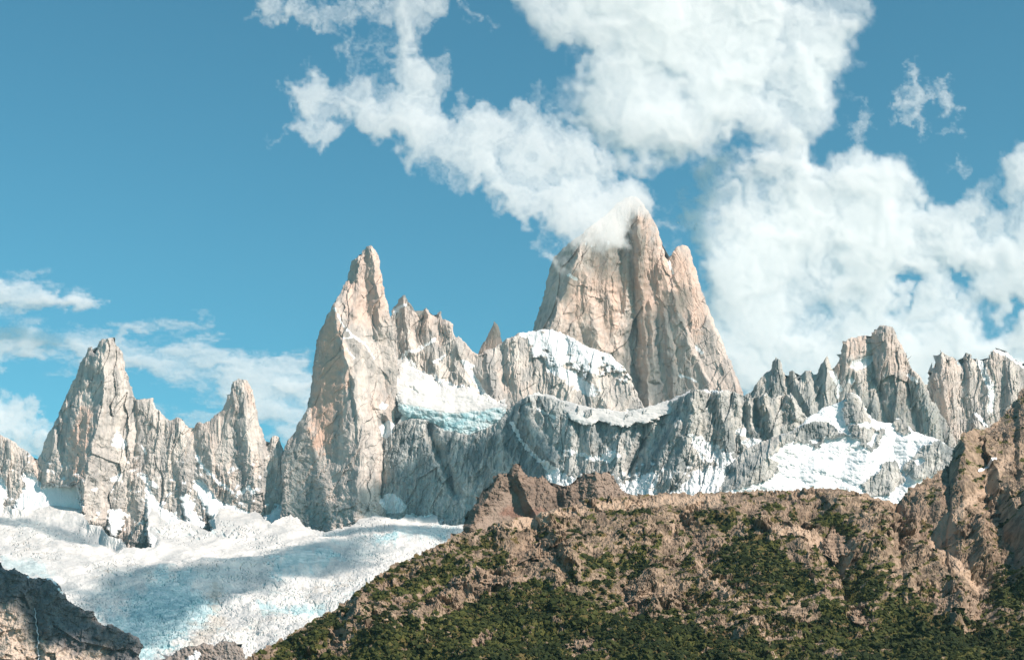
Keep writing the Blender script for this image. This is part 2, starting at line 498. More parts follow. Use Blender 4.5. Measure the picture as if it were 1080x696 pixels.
needl = [(778,520),(780,425),(786,417),(791,414),(797,405),(804,397),(808,392),(813,391),(815,382),(819,376),(823,380),(826,392),(830,400),(832,393),(836,390),(840,397),(842,402),(845,395),(849,390),(855,391),(859,397),(862,394),(866,385),(870,378),(873,376),(876,384),(879,392),(884,402),(890,412),(898,424),(906,440),(915,520)]
def b_needl(x, y, S, h):
    d = rounding(S, 13, 10) + flutes(x, y, 51, 0.95, scale=0.6)
    for pts, A, wl, wr in [([(819,377),(820,400),(824,430),(826,460)],10,14,10), ([(836,391),(842,410),(852,430),(862,445)],8,6,8),
                           ([(831,400),(834,420),(845,440)],-6,5,5), ([(872,377),(871,400),(868,440)],9,12,12), ([(850,391),(853,410),(858,440)],6,7,7),
                           ([(860,397),(862,420)],-5,5,5)]:
        d += 0.7 * tent(x, y, pts, A, wl, wr, 52)
    def snow(up):
        s = 0.1 + 0.85 * stroke(x, y, [(877,393),(882,402),(886,411),(884,418)], 2.2, 1.4, 1.6)
        return s + 0.22 * sstep(0.5, 0.9, up)
    return d, snow, 0.25 + 0 * x
o, _ = relief('mountain', needl, massif(7500, 380, 0.42, b_needl), M_GRAND, wamp=1.1, seed=5)
tag(o, 'row of low sharp granite needles right of the tallest peak', MOUNT, kind='structure')

# --- the tallest peak
fitz = [(550,460),(556,380),(562,349),(565,340),(570,322),(575,305),(579,285),(584,272),(592,264),(602,255),(612,248),(621,240),(631,233),(641,225),(651,216),(660,209),(668,207),(674,209),(679,216),(684,223),(689,232),(693,241),(697,252),(700,263),(702,270),(704,274),(707,271),(710,266),(713,261),(718,259),(725,260),(728,266),(732,281),(738,300),(745,320),(753,340),(760,356),(767,374),(774,390),(780,405),(785,418),(796,440),(800,470),(550,470)]
def b_fitz(x, y, S, h):
    d = rounding(S, 34, 24) + flutes(x, y, 61, 0.85, cx=672, cyy=215, fan=0.35)
    R = [([(618,246),(610,268),(603,288),(594,312),(584,336),(574,356)],44,30,80),           # left arete: shaded face left of it
         ([(676,214),(673,240),(674,275),(678,320),(682,370),(684,430)],6,9,9),
         ([(662,240),(667,262),(668,300),(669,340),(671,380),(672,430)],-5,9,6),             # the long dark chimney
         ([(684,226),(692,262),(704,300),(718,338),(734,376),(752,418)],11,34,34),
         ([(703,274),(711,302),(724,342),(740,382),(756,420)],-2,4,5),
         ([(719,260),(728,290),(744,330),(762,370),(778,412)],5,18,14),
         ([(686,318),(688,350),(690,400)],5,5,6), ([(700,330),(706,370),(712,420)],4,6,6),
         ([(640,262),(641,300),(648,340),(652,400)],8,16,9), ([(618,290),(622,330),(634,370)],7,14,12),
         ([(655,268),(656,300),(652,330)],-6,5,6)]
    for pts, A, wl, wr in R: d += 1.35 * tent(x, y, pts, A, wl, wr, 62, 2.6)
    def snow(up):
        s = 0.08 + 0.75 * stroke(x, y, [(600,290),(608,295)], 1.6, 1, 1)
        s += 0.36 * patch(x, y, [(610,248),(640,236),(668,245),(664,262),(630,262),(600,268)], 4, 5) * (0.5 + fbm(x / 3, y / 3, 5, 2))
        s += 0.7 * stroke(x, y, [(716,396),(726,398),(734,402)], 1.2, 1, 1)
        s += 0.7 * stroke(x, y, [(735,366),(740,372)], 2.0, 1, 1)
        s += 0.6 * stroke(x, y, [(705,276),(710,288)], 1.5, 1, 1)
        return s + 0.26 * sstep(0.55, 0.9, up)
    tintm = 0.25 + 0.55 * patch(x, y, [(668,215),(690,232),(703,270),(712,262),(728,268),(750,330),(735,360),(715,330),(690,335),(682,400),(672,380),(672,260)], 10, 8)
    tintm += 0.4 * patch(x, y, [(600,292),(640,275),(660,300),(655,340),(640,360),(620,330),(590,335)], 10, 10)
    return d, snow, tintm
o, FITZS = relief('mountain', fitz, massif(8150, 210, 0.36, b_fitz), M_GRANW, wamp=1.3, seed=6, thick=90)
tag(o, 'tallest granite peak with cloud on its summit and a long dark chimney', MOUNT, kind='structure')

# --- small leaning spire
spire = [(498,392),(503,378),(506,369),(508,364),(514,355),(518,346),(521,339),(524,341),(526,346),(528,353),(530,363),(534,374),(538,392)]
def b_spire(x, y, S, h):
    d = rounding(S, 10, 9) + flutes(x, y, 71, 0.5, scale=0.6) + tent(x, y, [(522,340),(524,360),(526,390)], 5, 12, 6, 72)
    return d, (lambda up: 0.1 + 0 * x), 0.75 + 0 * x
o, _ = relief('mountain', spire, massif(7600, 340, 0.3, b_spire), M_GRANW, wamp=0.8, seed=7, thick=14)
tag(o, 'small lone reddish rock spire standing in the gap left of the tallest peak', MOUNT, kind='structure')

# --- pinnacle ridge and snowy shoulder
ridge = [(398,520),(404,380),(409,345),(412,333),(413,328),(418,322),(421,315),(424,312),(427,312),(430,317),(433,322),(438,328),(443,336),(445,330),(447,326),(450,325),(455,332),(460,335),(462,329),(465,328),(467,336),(473,338),(477,342),(480,355),(484,354),(488,358),(494,366),(500,371),(505,374),(513,369),(522,366),(529,361),(535,357),(541,354),(553,350),(565,349),(580,347),(592,351),(605,356),(615,364),(630,369),(641,372),(650,380),(658,388),(666,400),(674,420),(690,445),(690,480),(398,520)]
def b_ridge(x, y, S, h):
    d = rounding(S, 14, 10) + flutes(x, y, 81, 0.95, scale=0.85)
    R = [([(426,312),(428,340),(432,370)],9,10,10), ([(443,338),(438,360)],-8,7,7), ([(450,326),(456,360),(462,400)],9,14,12),
         ([(476,343),(484,375),(498,410)],10,14,8), ([(484,380),(497,400),(510,415)],-7,6,8), ([(462,345),(462,380)],-5,6,6),
         ([(512,372),(516,400),(526,430)],8,12,10), ([(541,356),(544,390),(552,425)],8,14,14), ([(575,349),(585,380),(600,420)],8,16,20),
         ([(530,370),(532,400)],-6,8,8), ([(610,362),(622,390),(640,430)],9,14,16)]
    for pts, A, wl, wr in R: d += 0.9 * tent(x, y, pts, A, wl, wr, 82)
    sh = patch(x, y, [(552,352),(565,348),(581,346),(592,352),(606,357),(616,365),(630,370),(642,372),(652,380),(660,390),(664,398),(648,392),(636,388),(628,394),(614,392),(600,384),(588,384),(578,378),(566,374),(556,364)], 4, 9, 10)
    d = d * (1 - 0.55 * sh) + sh * (4 + 0.12 * (y - 350))
    def snow(up):
        s = 0.06 + 0.85 * sh * (0.85 + 0.5 * fbm(x / 9, y / 5, 88, 5, .65)) + 0.25 * patch(x, y, [(560,349),(580,347),(592,352),(606,357),(640,374),(650,384),(600,372),(570,360)], 3, 4)
        s += 0.75 * patch(x, y, [(575,380),(590,386),(606,392),(622,404),(632,412),(622,416),(604,408),(590,398),(578,390)], 3, 4)
        s += 0.8 * patch(x, y, [(612,408),(628,410),(630,416),(618,417)], 2, 2)
        s += 0.9 * stroke(x, y, [(489,382),(496,392),(503,404),(512,418)], 2.6, 1.5, 1.4)
        s += 0.75 * stroke(x, y, [(492,384),(498,386)], 2.5, 1.5, 1.2)
        s += 0.75 * stroke(x, y, [(416,330),(421,324),(427,322)], 1.8, 1, 1.2)
        s += 0.65 * stroke(x, y, [(428,372),(440,370),(452,362),(458,358)], 1.8, 1.2, 1.6)
        s += 0.55 * stroke(x, y, [(458,382),(468,376)], 2.2, 1.4, 1.6)
        s += 0.85 * patch(x, y, [(418,380),(424,374),(434,380),(440,390),(458,396),(470,402),(500,410),(520,420),(520,440),(410,440),(408,402)], 2, 3)
        return s + 0.30 * sstep(0.5, 0.9, up)
    t = 0.1 + 0.35 * patch(x, y, [(415,312),(430,312),(455,325),(480,345),(470,360),(420,340)], 6, 6)
    return d, snow, t
o, _ = relief('mountain', ridge, massif(7500, 330, 0.55, b_ridge), M_GRAN, wamp=1.2, seed=8)
tag(o, 'serrated pale ridge running into a rounded snow-capped shoulder between the two tallest peaks', MOUNT, kind='structure')

# --- second tower
poin = [(292,590),(298,520),(297,490),(299,473),(304,465),(310,456),(315,446),(322,434),(327,418),(329,400),(331,380),(334,362),(337,350),(345,333),(350,323),(357,313),(363,300),(367,291),(369,282),(371,275),(376,271),(380,270),(383,265),(387,260),(391,258.5),(395,262),(399,270),(401,280),(403,296),(407,313),(411,330),(415,348),(418,368),(420,390),(418,415),(416,440),(420,480),(430,520),(434,560),(432,590)]
def b_poin(x, y, S, h):
    d = rounding(S, 30, 22) + flutes(x, y, 91, 0.8, cx=390, cyy=262, fan=0.5)
    R = [([(352,322),(356,345),(364,372),(372,400),(377,440),(378,480),(376,530),(374,570)],24,48,34),      # arete between warm left face and pale right face
         ([(369,392),(371,415),(375,450),(377,490)],-3,6,6), ([(392,262),(396,290),(400,320),(402,350)],6,10,10),
         ([(352,325),(366,347),(382,366),(400,388)],4,9,22), ([(378,270),(378,300),(372,330)],5,6,7),
         ([(322,436),(330,470),(340,520),(350,560)],5,16,14), ([(404,445),(405,480),(404,520)],-10,9,8)]
    for pts, A, wl, wr in R: d += 1.35 * tent(x, y, pts, A, wl, wr, 92, 2.2)
    rub = patch(x, y, [(296,470),(320,478),(336,485),(345,520),(360,530),(385,535),(420,520),(436,560),(430,590),(290,590)], 8, 8)
    d += rub * (2.0 * fbm(x / 6, y / 6, 95, 4, 0.6) + 0.10 * (y - 480))
    def snow(up):
        s = 0.04 + 1.0 * patch(x, y, [(400,450),(404,446),(410,444),(420,447),(419,456),(410,466),(403,460)], 1.2, 1.2)
        s += 0.8 * patch(x, y, [(399,428),(403,424),(410,427),(408,431),(401,432)], 1, 1)
        s += 0.55 * stroke(x, y, [(352,325),(362,343),(372,354),(384,362),(395,378)], 1.5, 1.2, 1.3)
        s += 0.5 * stroke(x, y, [(366,368),(374,378)], 1.6, 1.2, 1.3) + 0.5 * stroke(x, y, [(362,357),(371,356)], 1.8, 1.2, 1.3)
        s += 1.0 * patch(x, y, [(399,528),(405,523),(411,521),(420,525),(427,532),(426,540),(410,541)], 1.2, 1.2)
        return s + 0.24 * sstep(0.5, 0.9, up)
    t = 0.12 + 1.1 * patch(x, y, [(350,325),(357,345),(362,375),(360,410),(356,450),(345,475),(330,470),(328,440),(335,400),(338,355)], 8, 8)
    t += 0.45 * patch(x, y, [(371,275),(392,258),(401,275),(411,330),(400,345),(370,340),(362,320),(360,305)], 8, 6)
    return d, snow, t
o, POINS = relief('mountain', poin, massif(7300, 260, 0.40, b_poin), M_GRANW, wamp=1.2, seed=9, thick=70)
tag(o, 'tall narrow granite tower with orange stained left face, left of the tallest peak', MOUNT, kind='structure')

# --- left towers
stex = [(-320,600),(-320,450),(-280,425),(-240,440),(-200,415),(-160,448),(-120,436),(-85,462),(-60,470),(-30,455),(-12,462),(0,458),(5,461),(10,463),(17,467),(19,470),(28,475),(33,480),(37,485),(40,482),(44,478),(47,466),(50,458),(53,452),(60,443),(66,425),(73,412),(79,399),(85,383),(90,375),(94,367),(97,366),(99,372),(101,372),(103,362),(106,358),(112,357),(119,356),(121,362),(127,368),(131,378),(134,396),(139,411),(143,421),(151,421),(161,419),(164,430),(168,432),(175,440),(180,445),(186,440),(192,441),(199,452),(203,454),(207,447),(212,445),(215,448),(222,442),(230,436),(237,427),(243,413),(246,403),(252,399),(260,401),(265,408),(268,420),(271,436),(275,451),(279,461),(281,472),(284,468),(286,462),(289,460),(294,461),(297,468),(299,474),(301,490),(308,508),(314,520),(322,540),(332,552),(340,565),(340,600)]
def b_stex(x, y, S, h):
    d = rounding(S, 26, 16) + flutes(x, y, 101, 0.95, scale=0.95)
    R = [([(113,358),(108,378),(111,398),(108,423),(101,453),(96,480),(90,512),(86,550)],30,46,30),
         ([(60,446),(58,470),(50,500),(44,520)],10,10,12), ([(64,450),(70,480),(70,510)],-12,9,7),
         ([(126,405),(127,440),(126,480),(124,520),(128,560)],8,12,10),
         ([(143,424),(144,448),(142,478),(140,510)],-9,9,3), ([(160,421),(162,450),(158,500),(164,540)],9,10,12),
         ([(166,434),(162,460),(158,498)],-5,3,6), ([(138,500),(146,530),(150,570)],10,10,14), ([(106,520),(104,550)],8,10,8),
         ([(188,441),(190,470),(196,510),(205,545)],8,14,14), ([(203,456),(206,480)],-6,6,6),
         ([(256,400),(258,430),(262,460),(268,500),(270,530)],11,34,22), ([(246,450),(248,475),(250,490)],-10,7,7),
         ([(213,446),(222,480),(238,520)],8,10,14), ([(226,445),(232,480),(246,520)],5,10,8), ([(290,461),(292,480),(300,510),(318,545)],8,9,9),
         ([(282,474),(284,500),(280,530)],-7,7,6), ([(8,464),(12,490),(20,530)],8,14,14), ([(38,486),(42,505),(46,520)],-9,9,6),
         ([(130,540),(129,570)],-7,4,5)]
    for q, (pts, A, wl, wr) in enumerate(R): d += (1.35 if q in (0, 11) else 0.5) * tent(x, y, pts, A, wl, wr, 102, 2.4)
    d += 1.8 * fbm(x / 12, y / 12, 105, 5, 0.6) * sstep(430, 500, y)
    tg = 0 * x
    for p in ([(154,512),(160,520),(172,540),(186,545),(194,560),(160,585),(155,560)], [(204,504),(212,508),(224,521),(236,533),(266,541),(268,560),(222,565),(222,545),(212,528)],
              [(26,496),(34,500),(44,514),(52,511),(80,511),(86,526),(88,560),(10,560),(14,534),(26,520)], [(-330,500),(-60,496),(0,502),(8,515),(4,530),(0,600),(-330,600)], [(276,548),(290,538),(302,530),(312,545),(300,560)],
              [(190,525),(198,520),(206,540),(216,556),(200,560)], [(114,540),(128,537),(131,553),(122,568),(113,558)]):
        tg = np.maximum(tg, patch(x, y, p, 2.0, 3.0, 8, 109))
    d = d * (1 - 0.8 * tg) + tg * (6 + 0.35 * (y - 520))
    def snow(up):
        s = 0.05 + 1.2 * tg + 0.95 * patch(x, y, [(115,470),(120,462),(124,454),(130,462),(136,468),(134,472),(122,471)], 1.5, 2.5)
        s += 0.7 * patch(x, y, [(116,505),(126,498),(133,500),(124,506),(118,508)], 1.5, 2)
        s += 0.8 * stroke(x, y, [(151,502),(156,508),(163,512)], 3.0, 1.5, 2)
        s += 0.9 * patch(x, y, [(154,515),(160,520),(170,540),(190,545),(196,562),(160,585),(155,560)], 2, 3)
        s += 0.95 * patch(x, y, [(204,506),(211,508),(222,520),(234,532),(262,541),(250,560),(222,560),(222,545),(212,528)], 2, 2.5)
        s += 0.85 * patch(x, y, [(28,500),(34,503),(42,515),(52,512),(78,512),(84,526),(84,545),(20,540),(30,520)], 2, 2.5)
        s += 0.9 * patch(x, y, [(-60,500),(0,506),(6,515),(4,526),(-2,560),(-60,560)], 2, 3)
        s += 0.75 * stroke(x, y, [(222,500),(232,510),(246,520)], 1.4, 1.2, 1.6) + 0.75 * stroke(x, y, [(250,522),(262,514),(268,520)], 2.0, 1.4, 1.6)
        s += 0.6 * stroke(x, y, [(208,482),(214,492),(222,500)], 2.0, 1.4, 2.2) + 0.6 * stroke(x, y, [(150,470),(154,478)], 1.5, 1, 1)
        s += 0.7 * patch(x, y, [(116,542),(128,540),(130,552),(122,566),(114,558)], 1.5, 2)
        s += 0.9 * stroke(x, y, [(300,520),(306,530),(312,548)], 2.0, 1.4, 1.6)
        s += 0.10 * sstep(470, 540, y)
        return s + 0.46 * sstep(0.35, 0.75, up) * sstep(400, 500, y)
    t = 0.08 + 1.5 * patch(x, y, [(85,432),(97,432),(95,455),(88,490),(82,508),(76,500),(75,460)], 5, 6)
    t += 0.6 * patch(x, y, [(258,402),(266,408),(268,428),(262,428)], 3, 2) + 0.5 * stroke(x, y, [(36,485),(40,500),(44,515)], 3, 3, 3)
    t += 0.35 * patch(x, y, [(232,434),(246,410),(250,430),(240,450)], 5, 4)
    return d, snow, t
o, _ = relief('mountain', stex, massif(7200, 380, 0.42, b_stex), M_GRAN, wamp=1.3, seed=10, thick=60)
tag(o, 'double granite towers with shaded left faces rising at the far left of the glacier', MOUNT, kind='structure')

# --- the dark wall under the hanging ice
wall = [(396,590),(402,540),(404,515),(406,500),(404,480),(407,466),(412,455),(420,446),(435,441),(447,442),(455,446),(470,454),(495,458),(510,454),(525,445),(535,433),(545,425),(555,418),(566,416),(580,419),(600,426),(620,431),(640,434),(660,436),(680,432),(700,426),(715,420),(727,414),(733,410),(742,411),(758,412),(768,411),(778,416),(790,419),(795,420),(800,417),(804,416),(808,414),(814,421),(820,418),(828,418),(834,414),(838,420),(846,435),(854,441),(866,452),(880,480),(880,570),(520,610),(440,600)]
def b_wall(x, y, S, h):
    d = rounding(S, 10, 6) + flutes(x, y, 111, 1.1, scale=0.8, lean=-0.12)
    # the wall swings round from facing left (x < 690) to facing right
    d += 0.50 * np.interp(x, [396, 430, 470, 540, 600, 650, 690, 735, 780, 830, 880], [0, 18, 34, 96, 130, 150, 178, 214, 206, 196, 160])
    R = [([(452,450),(460,475),(470,495),(480,520)],-10,7,9), ([(556,420),(552,440),(560,460),(580,485)],9,10,12),
         ([(733,412),(730,440),(722,470),(712,500)],14,30,16), ([(712,450),(700,470),(690,500),(680,530)],9,12,9), ([(652,452),(650,480),(640,520)],7,12,8),
         ([(760,415),(764,450),(770,490)],8,10,10), ([(784,420),(788,460)],-6,6,6), ([(806,418),(812,445),(820,470)],8,8,8), ([(797,424),(799,450)],-9,6,4),
         ([(826,420),(826,445)],-7,6,5), ([(836,420),(840,440)],6,6,6), ([(600,450),(604,470),(600,500)],6,10,8), ([(626,450),(624,475)],5,8,7), ([(680,450),(676,470),(664,495)],-8,8,8)]
    for pts, A, wl, wr in R: d += 1.35 * tent(x, y, pts, A, wl, wr, 112, 2.0)
    d += 2.2 * fbm(x / 9, y / 14, 113, 5, 0.6)
    base = patch(x, y, [(640,510),(700,492),(760,490),(780,480),(770,540),(600,560),(560,520),(590,500)], 10, 6)
    d += base * 0.35 * (y - 490)
    def snow(up):
        s = 0.05 + 1.1 * patch(x, y, [(399,529),(405,523),(411,520),(420,524),(428,532),(427,541),(408,542)], 1.2, 1.5) + 1.0 * patch(x, y, [(396,545),(410,545),(422,548),(434,541),(446,545),(456,541),(466,548),(466,570),(396,570)], 1.5, 2.5) + 0.95 * stroke(x, y, [(540,447),(548,462),(557,474),(567,484),(580,496)], 1.8, 1.4, 1.6)
        s += 0.8 * patch(x, y, [(572,482),(584,492),(604,503),(612,512),(600,520),(584,515),(576,500)], 2, 2.5)
        s += 0.75 * stroke(x, y, [(567,431),(576,436),(586,440)], 1.4, 1, 1.2)
        s += 0.8 * stroke(x, y, [(596,475),(608,478),(622,482),(634,484)], 2.0, 1.6, 2.2)
        s += 0.7 * patch(x, y, [(632,478),(650,474),(654,482),(640,488)], 2, 2.5)
        s += 0.8 * patch(x, y, [(655,512),(676,502),(692,500),(690,524),(655,530)], 2, 3.5)
        s += 0.9 * patch(x, y, [(706,524),(724,508),(744,496),(764,488),(768,500),(756,520),(740,535),(700,535)], 2, 3.5)
        s += 0.55 * patch(x, y, [(724,456),(744,462),(766,476),(784,486),(762,492),(738,480)], 4, 5)
        s += 0.7 * patch(x, y, [(776,452),(790,454),(786,460),(776,458)], 1.5, 2) + 0.7 * patch(x, y, [(780,466),(800,462),(808,466),(790,472)], 1.5, 2)
        s += 0.95 * patch(x, y, [(742,410),(757,411),(755,414),(745,414)], 1, 0.6)
        s += 0.15 * sstep(470, 500, y) * sstep(560, 620, x) + 0.12 * sstep(580, 700, x)
        return s + 0.30 * sstep(0.5, 0.85, up) * sstep(520, 640, x)
    t = 0.02 + 0.25 * sstep(690, 740, x)
    return d, snow, t
o, WALLS = relief('mountain', wall, massif(7000, 430, 0.50, b_wall), M_GRAND, wamp=1.2, seed=11)
tag(o, 'long dark fluted rock wall below the snow band and hanging ice', MOUNT, kind='structure')

# --- snow and ice bodies
def ice_body(D0, ytop, slope, build):
    def f(X, Y, S, h):
        d, ice, dirt = build(X, Y, S, h)
        d = d + slope * (Y - ytop)
        return D0 - d * (D0 / F), {'ice': ice, 'dirt': dirt}
    return f
hang = [(425,375),(432,380),(437,390),(446,394),(455,397),(462,405),(480,407),(492,410),(500,412),(520,420),(536,426),(533,436),(527,446),(512,457),(495,461),(475,457),(460,449),(445,443),(429,444),(420,432),(417,417),(411,402),(416,396),(421,387)]
def b_hang(x, y, S, h):
    lip = np.interp(x, [410, 420, 445, 460, 480, 500, 536], [418, 424, 428, 432, 435, 432, 427])
    d = rounding(S, 9, 7) + 1.5 * fbm(x / 14, y / 8, 121, 4)
    d += np.where(y < lip, 0.9 * (y - lip), 0) + 0.6 * fbm(x / 9, y / 5, 125, 5, .55)
    below = sstep(-2, 4, y - lip)
    f1, f2, idv = cells(x / 6, y / 7, 122)
    d += below * (1.0 * idv + 0.8 * ridged(x / 7, y / 16, 123, 3)) - 0.2 * below * (y - lip)
    d -= 3.5 * patch(x, y, [(428,410),(436,408),(440,414),(430,416)], 2, 1)
    return d, np.clip(0.02 + below * (0.85 + 0.4 * fbm(x / 8, y / 8, 124)), 0, 1.2), 0.05 + 0 * x
o, _ = relief('glacier', hang, ice_body(6960, 430, 0.55, b_hang), M_ICE, wamp=3.0, wscale=10, seed=12, thick=8)
tag(o, 'hanging glacier with turquoise ice cliff draped over the dark wall', 'glacier', kind='structure')

band = [(552,420),(558,416),(566,414),(580,417),(600,424),(620,429),(640,432),(660,434),(680,430),(700,424),(715,418),(729,411),(727,418),(718,427),(706,436),(694,440),(680,447),(670,445),(660,450),(650,449),(640,446),(632,444),(624,448),(615,448),(604,443),(597,435),(586,428),(572,423),(560,420)]
def b_band(x, y, S, h):
    base = 0.50 * np.interp(x, [396, 430, 470, 540, 600, 650, 690, 735, 780, 830, 880], [0, 18, 34, 96, 130, 150, 178, 214, 206, 196, 160])
    d = base + rounding(S, 5, 2.5) + 3 + 1.0 * fbm(x / 18, y / 6, 131, 6, .55) + 0.7 * (y - 430)
    return d, 0.1 + 0 * x + 0.3 * patch(x, y, [(590,430),(625,440),(620,450),(600,444)], 3, 2), 0.0 * x
o, _ = relief('snow_field', band, ice_body(6990, 430, 0.50, b_band), M_ICE, wamp=1.3, wscale=7, seed=13, thick=6)
tag(o, 'long curved white snow band along the top of the dark wall', 'snow field', kind='structure')

# --- the snowy mound at the right
mound = [(735,560),(752,524),(760,515),(764,504),(767,492),(777,482),(787,473),(797,469),(810,463),(822,459),(835,455),(845,448),(852,441),(862,434),(877,427),(891,421),(892,416),(900,414),(906,417),(911,426),(915,435),(919,442),(930,445),(942,446),(945,441),(955,442),(959,450),(967,457),(982,460),(995,466),(1003,472),(1010,478),(1040,490),(1060,560)]
ROCKS_MOUND = [[(748,530),(762,500),(768,488),(790,470),(820,458),(838,453),(850,446),(862,444),(877,446),(884,454),(892,458),(880,462),(868,461),(856,464),(858,470),(845,466),(832,467),(820,475),(812,482),(820,488),(823,497),(810,506),(790,512),(765,520)],
               [(892,414),(902,412),(910,424),(920,444),(905,446),(892,446),(889,434)],
               [(858,468),(866,462),(872,460),(866,470),(860,474)],
               [(893,450),(900,446),(908,450),(918,452),(928,452),(936,450),(930,462),(922,476),(914,474),(906,464),(896,458)],
               [(942,440),(956,440),(962,456),(952,460),(944,452)],
               [(950,496),(956,486),(966,478),(978,468),(990,463),(1012,476),(1012,500),(996,496),(982,502),(966,506)],
               [(926,500),(932,488),(940,484),(948,488),(951,498),(956,508),(946,514),(938,522),(914,522),(909,510),(918,502)]]
SNOW_MOUND = [[(962,484),(972,482),(976,486),(968,490)], [(915,468),(924,456),(928,454),(920,470)]]
def b_mound(x, y, S, h):
    rock = 0 * x
    for i, p in enumerate(ROCKS_MOUND): rock = np.maximum(rock, patch(x, y, p, 1.2, 2.2, 6, 140 + i))
    for p in SNOW_MOUND: rock = rock * (1 - patch(x, y, p, 1.0, 1.2))
    d = rounding(S, 12, 8) + 3.5 * fbm(x / 30, y / 18, 141, 4)
    d += rock * (3.0 + flutes(x, y, 142, 0.75, scale=0.6)) + (1 - rock) * (1.1 * fbm(x / 9, y / 5, 143, 4, 0.55) + 0.7 * sstep(0.1, 0.7, perlin(x / 26, y / 6, 144)))
    for pts, A, wl, wr in [([(850,446),(820,470),(790,500),(770,525)],10,16,12), ([(898,415),(904,440),(915,480),(905,520)],8,20,25), ([(950,445),(940,480),(960,520)],-6,14,14),
                           ([(985,462),(975,490),(960,515)],8,14,12)]:
        d += tent(x, y, pts, A, wl, wr, 145)
    return d, (lambda up: 1.15 - 1.15 * rock + 0.25 * sstep(.6, .95, up)), 0.15 + 0 * x
def f_mound(X, Y, S, h):
    D, A = massif(5700, 450, 0.9, b_mound)(X, Y, S, h)
    return D, A
o, _ = relief('mountain', mound, f_mound, M_GRAND, wamp=1.2, seed=14)
tag(o, 'low snow-covered mound with bare grey rock knobs behind the brown hill', MOUNT, kind='structure')

# --- valley glacier
glac = [(-320,530),(-200,515),(-60,516),(0,508),(4,516),(8,530),(14,536),(25,536),(32,524),(44,520),(52,524),(66,530),(80,527),(85,532),(88,545),(95,553),(108,555),(113,564),(122,567),(128,568),(134,577),(150,578),(163,576),(166,568),(158,560),(156,546),(161,535),(170,546),(178,552),(190,548),(205,552),(218,560),(228,558),(226,545),(232,536),(243,537),(256,541),(270,540),(280,547),(286,552),(294,547),(306,543),(313,546),(322,555),(333,559),(345,561),(356,557),(370,555),(380,547),(395,543),(410,546),(420,548),(430,542),(438,546),(448,541),(460,543),(463,553),(475,554),(490,553),(510,556),(540,560),(560,780),(-320,780)]
def b_glac(x, y, S, h):
    rough = sstep(590, 640, y + 0.05 * (x - 200)) 
    rough = np.clip(rough + 0.5 * patch(x, y, [(360,585),(390,565),(430,570),(480,575),(470,600),(380,610)], 14, 8), 0, 1)
    d = 4 * fbm(x / 70, y / 28, 151, 3) + 1.4 * fbm(x / 24, y / 5, 152, 5, 0.52)
    wx = x + 3 * fbm(x / 12, y / 8, 159, 3)
    for k, (a_, b_, q_) in enumerate([(18, 4.6, 1.9), (9, 2.8, 1.1), (4.5, 1.9, 0.5)]):
        f1, f2, idv = cells(wx / a_ + y / 14, y / b_ - x / 60, 153 + k)
        d += (0.04 + 0.6 * rough) * q_ * (idv + 0.6 * np.minimum(f2, .3) / .3)
    d += (0.1 + 0.5 * rough) * ridged(wx / 20 + y / 20, y / 3.8, 154, 3, 0.5)
    arc = y - 0.0006 * (x - 230) ** 2 + 5 * fbm(x / 40, y / 40, 171, 3)
    cr = 1 - np.abs(perlin(x / 30 + 0.6 * perlin(x / 8, y / 8, 173), arc / 3.4, 172)) * 2
    crev = sstep(0.8, 0.97, cr) * sstep(-0.1, 0.35, perlin(x / 50, y / 22, 174) + 0.35 * rough)
    d -= 1.8 * crev
    d -= 9 * tent(x, y, [(0,540),(50,548),(100,562),(120,572)], 1, 12, 16, 156)
    d += 4 * tent(x, y, [(150,606),(200,600),(260,596),(300,585),(350,572),(400,566),(440,566),(500,562)], 1, 30, 9, 157, 3)
    ice = 0.12 + 0.15 * rough + 0.55 * patch(x, y, [(120,645),(160,610),(190,600),(220,630),(230,650),(190,680),(160,700),(120,690),(105,655)], 14, 16, 20)
    ice += 0.6 * patch(x, y, [(280,600),(310,585),(350,575),(360,590),(330,600),(290,612)], 8, 8, 12) + 0.35 * patch(x, y, [(385,568),(400,566),(420,570),(415,580),(390,580)], 4, 5)
    ice += 0.5 * patch(x, y, [(270,640),(300,640),(340,638),(345,646),(280,652)], 4, 5) + 0.5 * patch(x, y, [(0,588),(40,592),(60,610),(40,612),(0,598)], 4, 4)
    ice += 0.5 * patch(x, y, [(470,552),(490,554),(470,570),(400,572),(420,556)], 8, 6)
    ice += 0.45 * crev
    dirt = 0.16 + 0.34 * patch(x, y, [(-60,540),(60,570),(150,600),(260,590),(220,600),(120,615),(0,590)], 16, 14) * (0.6 + fbm(x / 20, y / 4, 158, 4))
    dirt += 0.65 * stroke(x, y, [(228,622),(226,640),(232,655),(216,672),(205,690)], 7, 7, 4) + 0.3 * patch(x, y, [(180,690),(200,660),(260,650),(330,625),(360,620),(330,640),(250,680),(250,700)], 12, 12)
    dirt += 0.35 * patch(x, y, [(300,625),(340,612),(380,600),(420,592),(400,604),(350,625)], 10, 8)
    return d, np.clip(ice, 0, 1.3), np.clip(dirt, 0, 1)
def f_glac(X, Y, S, h):
    d, ice, dirt = b_glac(X, Y, S, h)
    inv = 1 / 6650 + (1 / 4700 - 1 / 6650) * np.clip((Y - 545) / 150, -0.25, 1.3)
    inv = inv + 0.0000011 * 0
    return 1 / inv, {'ice': ice, 'dirt': dirt}
def glac_disp(X, Y, S, D):
    d, ice, dirt = b_glac(X, Y, S, .7)
    d = d * 3.6 * sstep(-1, 5, S)
    return np.stack([0 * d, -0.35 * d, 0.94 * d], -1)
o, GL = relief('glacier', glac, f_glac, M_ICE, wamp=1.2, wscale=7, seed=15, thick=0, displace=glac_disp)
tag(o, 'wide crevassed valley glacier flowing below the granite towers', 'glacier', kind='structure')

